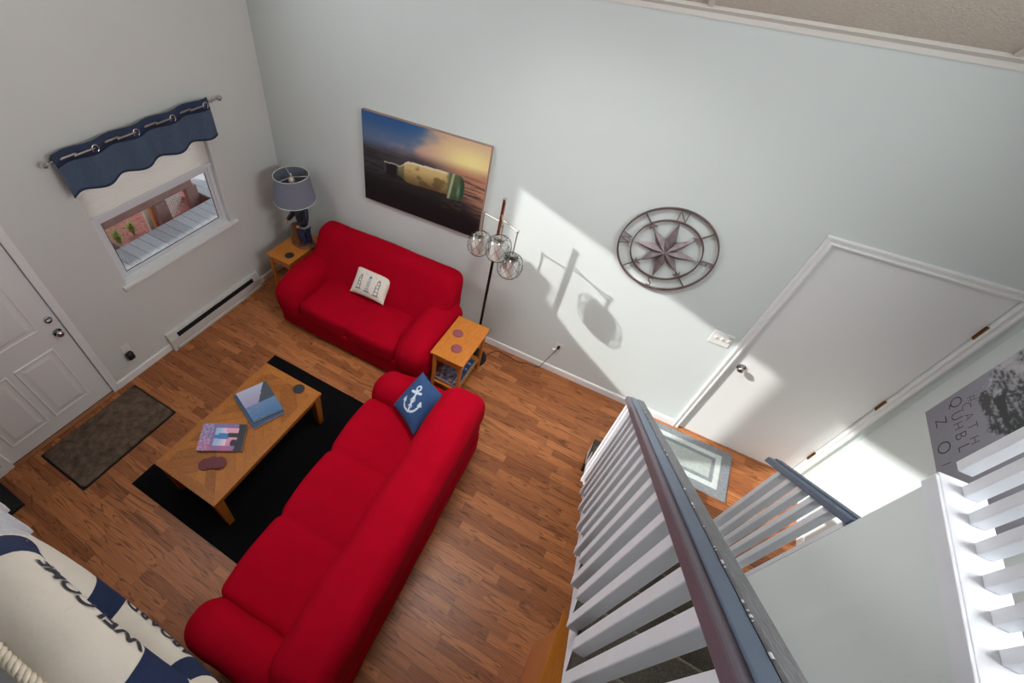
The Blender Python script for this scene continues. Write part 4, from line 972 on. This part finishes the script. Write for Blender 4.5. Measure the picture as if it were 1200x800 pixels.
# ------------------------------------------------------------------ seascape canvas
PX0, PX1, PZ0, PZ1 = 1.185, 2.420, 1.235, 2.060
cv = thing('canvas_picture', 'large canvas print of a bottle floating on dark water at sunset', 'picture', ((PX0 + PX1) / 2, 0, PZ0))
obj('canvas_wrap', B().box(PX0, -.037, PZ0, PX1, -.001, PZ1), M['canvas_edge'], cv)
def sea_paint(u, v):
    n1 = fbm(u * 3 + 5, v * 5, 4); n2 = fbm(u * 5, v * 46, 4)
    sky_ = mixc((46, 92, 150), (96, 116, 150), smooth01(v, 1.0, .74)); sky_ = mixc(sky_, (214, 170, 150), smooth01(u + .35 * (1 - v) + .2 * n1, .42, .72))
    sky_ = mixc(sky_, (206, 160, 156), .7 * smooth01(n1, .0, .4) * smooth01(v, .95, .7) * smooth01(u, .1, .4))
    g = math.exp(-(((u - .86) / .26) ** 2 + ((v - .78) / .20) ** 2)); sky_ = mixc(sky_, (252, 236, 160), g)
    wat = mixc((18, 18, 22), (70, 66, 72), smooth01(v, .12, .70)); wat = mixc(wat, (186, 130, 104), smooth01(u + v * .9, 1.05, 1.45))
    wat = mixc(wat, mixc((96, 88, 90), (214, 156, 122), smooth01(u, .5, .95)), .45 * smooth01(-n2, .0, .45) * smooth01(v, .2, .5)); wat = mixc(wat, (36, 30, 34), .75 * smooth01(n2, .05, .5) * smooth01(v, .72, .5)); wat = mixc(wat, (16, 15, 18), smooth01(.30 - .10 * u - v + .08 * n2, -.04, .12))
    c = mixc(wat, sky_, smooth01(v - .05 * u, .60, .74))
    # bottle lying on its side, neck to the left
    ax_ = .50 + (u - .19) * -.005 * 0; t = (u - .19) / .65
    if .185 < u < .845:
        mid = .455 + .045 * (u - .19) / .65 * 1.0
        if u < .30: hw_ = .075
        elif u < .40: hw_ = .065 + .075 * smooth01(u, .31, .40)
        elif u < .80: hw_ = .142
        else: hw_ = .142 * math.sqrt(max(0, 1 - ((u - .80) / .05) ** 2))
        if abs(v - mid) < hw_:
            s_ = (v - mid) / hw_
            c = mixc((120, 96, 60), (222, 194, 130), smooth01(s_, -.8, .7)); n3 = fbm(u * 8, v * 8 + 9, 4)
            c = mixc(c, (84, 66, 42), .6 * smooth01(n3, .05, .5))
            if u < .305: c = (26, 24, 26) if u < .295 and u > .20 else (70, 70, 74)
            elif u < .36: c = mixc(c, (60, 64, 60), .5)
            if s_ > .82: c = mixc(c, (236, 232, 210), .75)
            if s_ < -.72: c = mixc(c, (24, 24, 24), .8)
            if u > .70:
                e_ = (u - .70) / .145; c = mixc(c, (66, 88, 58), .85 * smooth01(e_, 0, .25)); c = mixc(c, (206, 214, 176), .8 * math.exp(-((e_ - .30 - .10 * s_) / .07) ** 2))
                c = mixc(c, (34, 66, 52), .8 * smooth01(e_, .62, .95)); c = mixc(c, (120, 190, 170), .7 * math.exp(-((e_ - .72) / .07) ** 2 - ((s_ + .25) / .5) ** 2))
    if v < .33 and .68 < u < .84: c = mixc(c, (150, 130, 70), .5 * smooth01(n2, 0, .4) * smooth01(v, .16, .32))
    return tuple(max(0, min(255, k)) for k in c)
print_panel('canvas_print', (PX0 + .0005, -.0378, PZ0 + .0005), (PX1 - .0005, -.0378, PZ0 + .0005), (PX1 - .0005, -.0378, PZ1 - .0005), (PX0 + .0005, -.0378, PZ1 - .0005), 230, 150, sea_paint, M['print'], cv)

# ------------------------------------------------------------------ compass wall art
QX, QZ = 3.878, 1.690
co = thing('compass_wall_art', 'round metal compass rose wall art with letters on the back wall', 'wall art', (QX, -.03, QZ))
def circ(r, n=72): return [(QX + r * math.cos(2 * PI * k / n), -.022, QZ + r * math.sin(2 * PI * k / n)) for k in range(n)]
def flat_ring(r0, r1, d0, d1, n=72):
    V = []; F = []
    for k in range(n):
        a = 2 * PI * k / n
        for r, d in ((r0, d0), (r1, d0), (r1, d1), (r0, d1)): V.append((QX + r * math.cos(a), d, QZ + r * math.sin(a)))
    for k in range(n):
        j = (k + 1) % n
        for q in range(4): F.append((k * 4 + q, k * 4 + (q + 1) % 4, j * 4 + (q + 1) % 4, j * 4 + q))
    return B().add(V, F)
obj('outer_ring', flat_ring(.325, .335, -.012, -.030), M['metalring'], co, 40)
obj('inner_ring', flat_ring(.234, .243, -.014, -.028), M['metalring'], co, 40)
for k in range(8):
    a = PI / 2 - k * PI / 4; long_ = k % 2 == 0; L_ = .238 if long_ else .20
    d = Vector((math.cos(a), 0, math.sin(a))); s_ = Vector((-math.sin(a), 0, math.cos(a))); c = Vector((QX, 0, QZ)); w = .062 if long_ else .056; rb = .095
    P = [c + Vector((0, -.058, 0)), c + d * rb + s_ * w * .55 + Vector((0, -.020, 0)), c + d * L_ + Vector((0, -.022, 0)), c + d * rb - s_ * w * .55 + Vector((0, -.020, 0)), c + d * rb + Vector((0, -.05, 0)), c + Vector((0, -.016, 0))]
    pt = obj('star_point', B().add(P, [(0, 1, 4), (1, 2, 4), (2, 3, 4), (3, 0, 4), (5, 2, 1), (5, 3, 2), (0, 5, 1), (0, 3, 5)]), M['metalart'], co)
    if not long_:
        obj('spoke', B().cyl(c + d * .19 + Vector((0, -.021, 0)), c + d * .325 + Vector((0, -.021, 0)), .0055, n=8), M['metalring'], co, 40)
        P = [c + d * .245, c + d * .198 + s_ * .028, c + d * .210, c + d * .198 - s_ * .028]
        obj('arrow_barb', B().add([p + Vector((0, -.028, 0)) for p in P] + [p + Vector((0, -.017, 0)) for p in P], [(0, 1, 2), (0, 2, 3), (4, 6, 5), (4, 7, 6), (0, 4, 5, 1), (1, 5, 6, 2), (2, 6, 7, 3), (3, 7, 4, 0)]), M['metalart'], co)
for ch, a in (('N', PI / 2), ('E', 0), ('S', -PI / 2), ('W', PI)):
    v, f = text_geo(ch, .10, .003, 'CENTER', -.001)
    cxm = (min(p[0] for p in v) + max(p[0] for p in v)) / 2; czm = (min(p[1] for p in v) + max(p[1] for p in v)) / 2
    rr = .2825; rot = a - PI / 2; ca, sa = math.cos(rot), math.sin(rot)
    V = []
    for p in v:
        x, z = p[0] - cxm, (p[1] - czm) * 1.12; V.append((QX + rr * math.cos(a) + x * ca - z * sa, -.022 - p[2], QZ + rr * math.sin(a) + x * sa + z * ca))
    obj('letter_' + {'N': 'n', 'E': 'e', 'S': 's', 'W': 'w'}[ch], B().add(V, f), M['metalart'], co)
obj('mount', B().cyl((QX, -.001, QZ), (QX, -.03, QZ), .012, n=12).cyl((QX - .328, -.001, QZ), (QX - .328, -.014, QZ), .004, n=8).cyl((QX + .328, -.001, QZ), (QX + .328, -.014, QZ), .004, n=8), M['metalring'], co, 40)

# ------------------------------------------------------------------ poster on the right wall
po = thing('poster_canvas', 'grey canvas with a ruffled bird picture and hand lettering on the right wall', 'picture', (XR, -.7, 1.285))
PY0, PYW, PH = -.185, 1.05, .95
obj('canvas_wrap', B().box(XR - .030, PY0 - PYW, 1.285, XR - .001, PY0, 1.285 + PH), M['canvas_edge'], po)
def bird_paint(u, v):
    x, z = u * PYW, v * PH; n1 = fbm(x * 14, z * 14, 4); n2 = fbm(x * 34 + z * 20, z * 70 - x * 18, 4); c = mixc((140, 139, 150), (164, 164, 176), smooth01(z, 0, .6) + .1 * n1)
    d = math.hypot((x - .30) / .36, (z - .64) / .30) + .12 * n1 + .10 * n2
    if d < 1: c = mixc((170, 170, 176), (64, 68, 72), smooth01(n2 * .7 + 1.1 * (x - .2) - .3 * abs(z - .5), -.35, .35)); c = mixc(c, (212, 210, 214), .8 * smooth01(n1 * .5 + .25 - x * 1.5, -.05, .3))
    if .22 < x < .46 and abs(z - (.43 + .02 * (x - .2))) < .035 * (1 - (x - .22) / .26): c = (66, 68, 70)
    if .12 < x < .36 and abs(z - .36 - .02 * n2) < .03 * (1 - abs(x - .2) / .2): c = (80, 78, 80)
    return tuple(max(0, min(255, k)) for k in c)
px_ = XR - .0308
print_panel('canvas_print', (px_, PY0, 1.2855), (px_, PY0 - PYW, 1.2855), (px_, PY0 - PYW, 1.2845 + PH), (px_, PY0, 1.2845 + PH), 150, 130, bird_paint, M['print'], po)
for s_, u0, v0, step, size in (('Z', .157, .09, 0, .11), ('\"', .225, .045, 0, .06), ('O', .356, .075, 0, .125), ('I', .478, .068, 0, .09), ('Q', .075, .197, 0, .11), ('U', .182, .19, 0, .10), ('H', .26, .185, 0, .085), ('B', .342, .187, 0, .10), ('L', .435, .188, 0, .10), ('C', .155, .256, 0, .085), ('A', .238, .256, 0, .08), ('T', .319, .262, 0, .085), ('H', .42, .254, 0, .08), ('#', .122, .30, 0, .09)):
    v, f = text_geo(s_, size, 0, 'CENTER', -.002); cxm = (min(p[0] for p in v) + max(p[0] for p in v)) / 2; czm = (min(p[1] for p in v) + max(p[1] for p in v)) / 2
    V = [(px_ - .0007, PY0 - u0 - (p[0] - cxm) - .12 * (p[1] - czm), 1.285 + v0 + (p[1] - czm)) for p in v]
    obj('lettering', B().add(V, f), M['wire'], po)

# ------------------------------------------------------------------ life ring
RXc, RYc, RZc, RM, RT = 3.288, -3.468, 2.838, .178, .0395; RROT = -.20
ri = thing('life_ring', 'cream and navy decorative life ring lettered WELCOME ABOARD hanging on the loft railing', 'life ring', (RXc, RYc, RZc - .2))
def tor(th, ph, r=RT):
    # th: angle round the ring seen from the front (viewer's left is +x), ph: angle round the tube (0 = front, pi/2 = outward)
    th = th + RROT; R_ = RM + r * math.sin(ph); return (RXc - R_ * math.sin(th), RYc + r * math.cos(ph), RZc + R_ * math.cos(th))
def torus_part(t0, t1, r, n, k=24):
    V = [tor(t0 + (t1 - t0) * i / n, 2 * PI * j / k, r * (1 + .012 * noise.noise(Vector((i * .35, j * .9, r * 50))))) for i in range(n + 1) for j in range(k)]
    F = [(i * k + j, i * k + (j + 1) % k, (i + 1) * k + (j + 1) % k, (i + 1) * k + j) for i in range(n) for j in range(k)]
    if t1 - t0 < 6: F += [tuple(range(k))[::-1], tuple(range(n * k, (n + 1) * k))]
    return B().add(V, F)
obj('ring_body', torus_part(0, 2 * PI, RT, 96, 32), M['cream'], ri, 60)
for a in (45, 142, 218, 322): obj('navy_band', torus_part(math.radians(a - 11), math.radians(a + 11), RT * 1.012, 14, 32), M['ringnavy'], ri, 60)
def ring_text(s, centre, flip):
    v, f = text_geo(s, .032, 0, 'CENTER', .0008, 2); wmax = max(p[0] for p in v); V = []; k = math.radians(26) / wmax
    for p in v:
        th = p[0] * k; ph0 = .12
        if not flip: V.append(tor(th, ph0 + p[1] / RT, RT * 1.03))
        else: V.append(tor(PI - th, -ph0 - p[1] / RT, RT * 1.03))
    return obj('lettering', B().add(V, f), M['ink'], ri)
ring_text('WELCOME', 0, False); ring_text('ABOARD', PI, True)
# twisted rope round the back edge of the ring
for q in range(3):
    pts = []
    for i in range(541):
        t_ = 2 * PI * i / 540; tw = t_ * 62 + q * 2 * PI / 3; R_ = RM + .029 + .0034 * math.cos(tw)
        pts.append((RXc - R_ * math.sin(t_), RYc - RT * .80 + .0034 * math.sin(tw), RZc + R_ * math.cos(t_)))
    obj('rope_strand', B().tube(pts[:-1], .0040, 6, True), M['rope'], ri, 60)

# ------------------------------------------------------------------ slanted wooden board under the stairs, dark tray by the door
sd = thing('slant_top_desk', 'orange wood slant-top desk tucked under the stair railing', 'desk', (4.30, -2.7, 0))
obj('desk_top', B().hexa([(4.172, -3.2, .735), (4.50, -3.2, .60), (4.44, -2.50, .625), (4.177, -2.335, .735), (4.172, -3.2, .755), (4.50, -3.2, .62), (4.44, -2.50, .645), (4.177, -2.335, .755)]), M['maple'], sd, bevel=.004)
obj('desk_side', B().box(4.19, -3.18, 0, 4.21, -2.40, .72), M['maple'], sd)
obj('desk_side', B().box(4.42, -3.18, 0, 4.44, -2.56, .60), M['maple'], sd)
obj('desk_shelf', B().box(4.21, -3.17, .30, 4.42, -2.58, .32), M['maple'], sd)
ty = thing('boot_tray', 'dark rubber boot tray on the floor past the entry door', 'tray', (.22, -3.78, 0))
obj('tray_base', B().box(.03, -3.96, .0005, .40, -3.602, .012), M['tray'], ty, bevel=.004)
for q in ((.03, -3.96, .042, -3.602), (.388, -3.96, .40, -3.602), (.042, -3.614, .388, -3.602), (.042, -3.96, .388, -3.948)): obj('tray_lip', B().box(q[0], q[1], .012, q[2], q[3], .035), M['tray'], ty)

# ------------------------------------------------------------------ outside the window: deck, low rail, planting, added sun-blocking roof and fence
gd = obj('ground_outside', B().box(-10, -11, -.62, -WT - .001, 7, -.45), M['mulch']); struct(gd, 'red bark mulch bed outside')
dk = thing('deck', 'weathered grey plank deck outside the window', 'deck', (-1.3, -1, -.12))
obj('joist', B().box(-2.4, -4.4, -.45, -.2, -4.35, -.15).box(-2.4, -1.0, -.45, -.2, -.95, -.15).box(-4.6, 1.0, -.45, -.2, 1.05, -.15), M['porchwood'], dk)
y_ = -4.4
while y_ < 3.2:
    xe = -2.12 if y_ < .42 else -5.2
    o = obj('plank', B().box(xe, y_ + .003, -.15, -WT - .003, y_ + .137, -.12), M['deck'], dk)
    a = o.data.attributes.new('rnd', 'FLOAT', 'FACE'); r = random.random(); a.data.foreach_set('value', [r] * 6); y_ += .14
rlw = thing('deck_railing', 'mauve brown low wooden deck rail seen through the window', 'railing', (-2.42, -1, -.12))
obj('rail_board', B().box(-2.445, -4.3, .015, -2.405, .45, .20), M['porchwood'], rlw)
for yy in (-3.2, -1.75, -.14, .40): obj('post', B().box(-2.47, yy - .09, -.4495, -2.38, yy + .09, .0145), M['porchwood'], rlw)
pp = obj('garden_post', B().box(-2.62, -.33, -.45, -2.56, -.26, .35), M['palewood']); tag(pp, 'pale square garden post behind the deck rail', 'post')
pq = obj('garden_stake', B().box(-2.58, -.24, -.45, -2.52, -.20, .2), M['orangewood']); tag(pq, 'orange wooden stake next to the pale garden post', 'stake')
la = thing('lattice_panel', 'white diagonal lattice panel beyond the deck rail', 'lattice', (-2.66, .16, -.45))
for k in range(16):
    for s_ in (-1, 1):
        c0 = -.05 + k * .05 - .2
        poly = clip([(c0 - .5 * s_, -.55), (c0 - .5 * s_ + .022, -.55), (c0 + .5 * s_ + .022, .45), (c0 + .5 * s_, .45)], -.02, -.44, .36, .0)
        if len(poly) >= 3: obj('slat', B().prism(poly, 'x', -2.66 + .01 * s_ - .004, -2.66 + .01 * s_ + .004), M['lattice'], la)
for (gx, gy, hgt, lab) in ((-2.66, -.78, .30, 'spiky green plant in the bark mulch beside a pale stone'), (-2.75, -.50, .26, 'spiky green plant in the bark mulch next to the pale post')):
    pl = thing('garden_plant', lab, 'plant', (gx, gy, -.45))
    for k in range(16):
        a = 2.4 * k; r = random.uniform(.06, .13); h_ = hgt * random.uniform(.6, 1.0); d = Vector((math.cos(a), math.sin(a), 0)); s_ = Vector((-d.y, d.x, 0)) * .012; b0 = Vector((gx, gy, -.45))
        m_ = b0 + d * r * .45 + Vector((0, 0, h_ * .65)); t_ = b0 + d * r + Vector((0, 0, h_ * .9))
        obj('blade', B().add([b0 - s_, b0 + s_, m_ + s_, m_ - s_, t_, m_ + Vector((0, 0, .01))], [(0, 1, 2, 3), (3, 2, 4), (0, 3, 5), (1, 5, 2), (3, 4, 5), (2, 5, 4)]), M['leaf'], pl)
sto = obj('garden_stone', blob((-2.72, -1.0, -.45), .10, .08, .12, 8), M['stone'], None, 60); tag(sto, 'pale rounded stone in the bark mulch', 'stone')
pr_ = thing('sun_block_roof', 'added unseen grey shingled roof blocking sun outside the gable windows', 'roof', (-1.3, -1.0, 2.2))  # unseen roof added to trim the sun beam and shade the window
def zl(y): return 3.17 + .37 * (y + 1.407)
obj('gable_slab', B().prism([(-2.05, zl(-2.05)), (-.45, zl(-.45)), (-.45, zl(-.45) - .1), (-2.05, zl(-2.05) - .1)], 'x', -3.3, -WT), M['roofing'], pr_)
obj('gable_slab', B().prism([(1.15, zl(-2.05)), (-.45, zl(-.45)), (-.45, zl(-.45) - .1), (1.15, zl(-2.05) - .1)], 'x', -3.3, -WT), M['roofing'], pr_)
obj('flat_slab', B().box(-3.3, -5.6, 2.8, -WT, -2.05, zl(-2.05) - .002), M['roofing'], pr_)
for yy in (-4.4, -2.2, 1.2): obj('sun_block_post', B().box(-2.38, yy - .05, -.12, -2.28, yy + .05, 2.8), M['palewood'], pr_)

fe = thing('sun_block_fence', 'added unseen tall board fence keeping sun off the deck', 'fence', (-7, -5, -.45))  # unseen fence added to keep the deck in shade
for k in range(58): obj('sun_block_board', B().box(-7.02, -9.4 + k * .14, -.45, -6.99, -9.265 + k * .14, 3.5), M['porchwood'], fe)
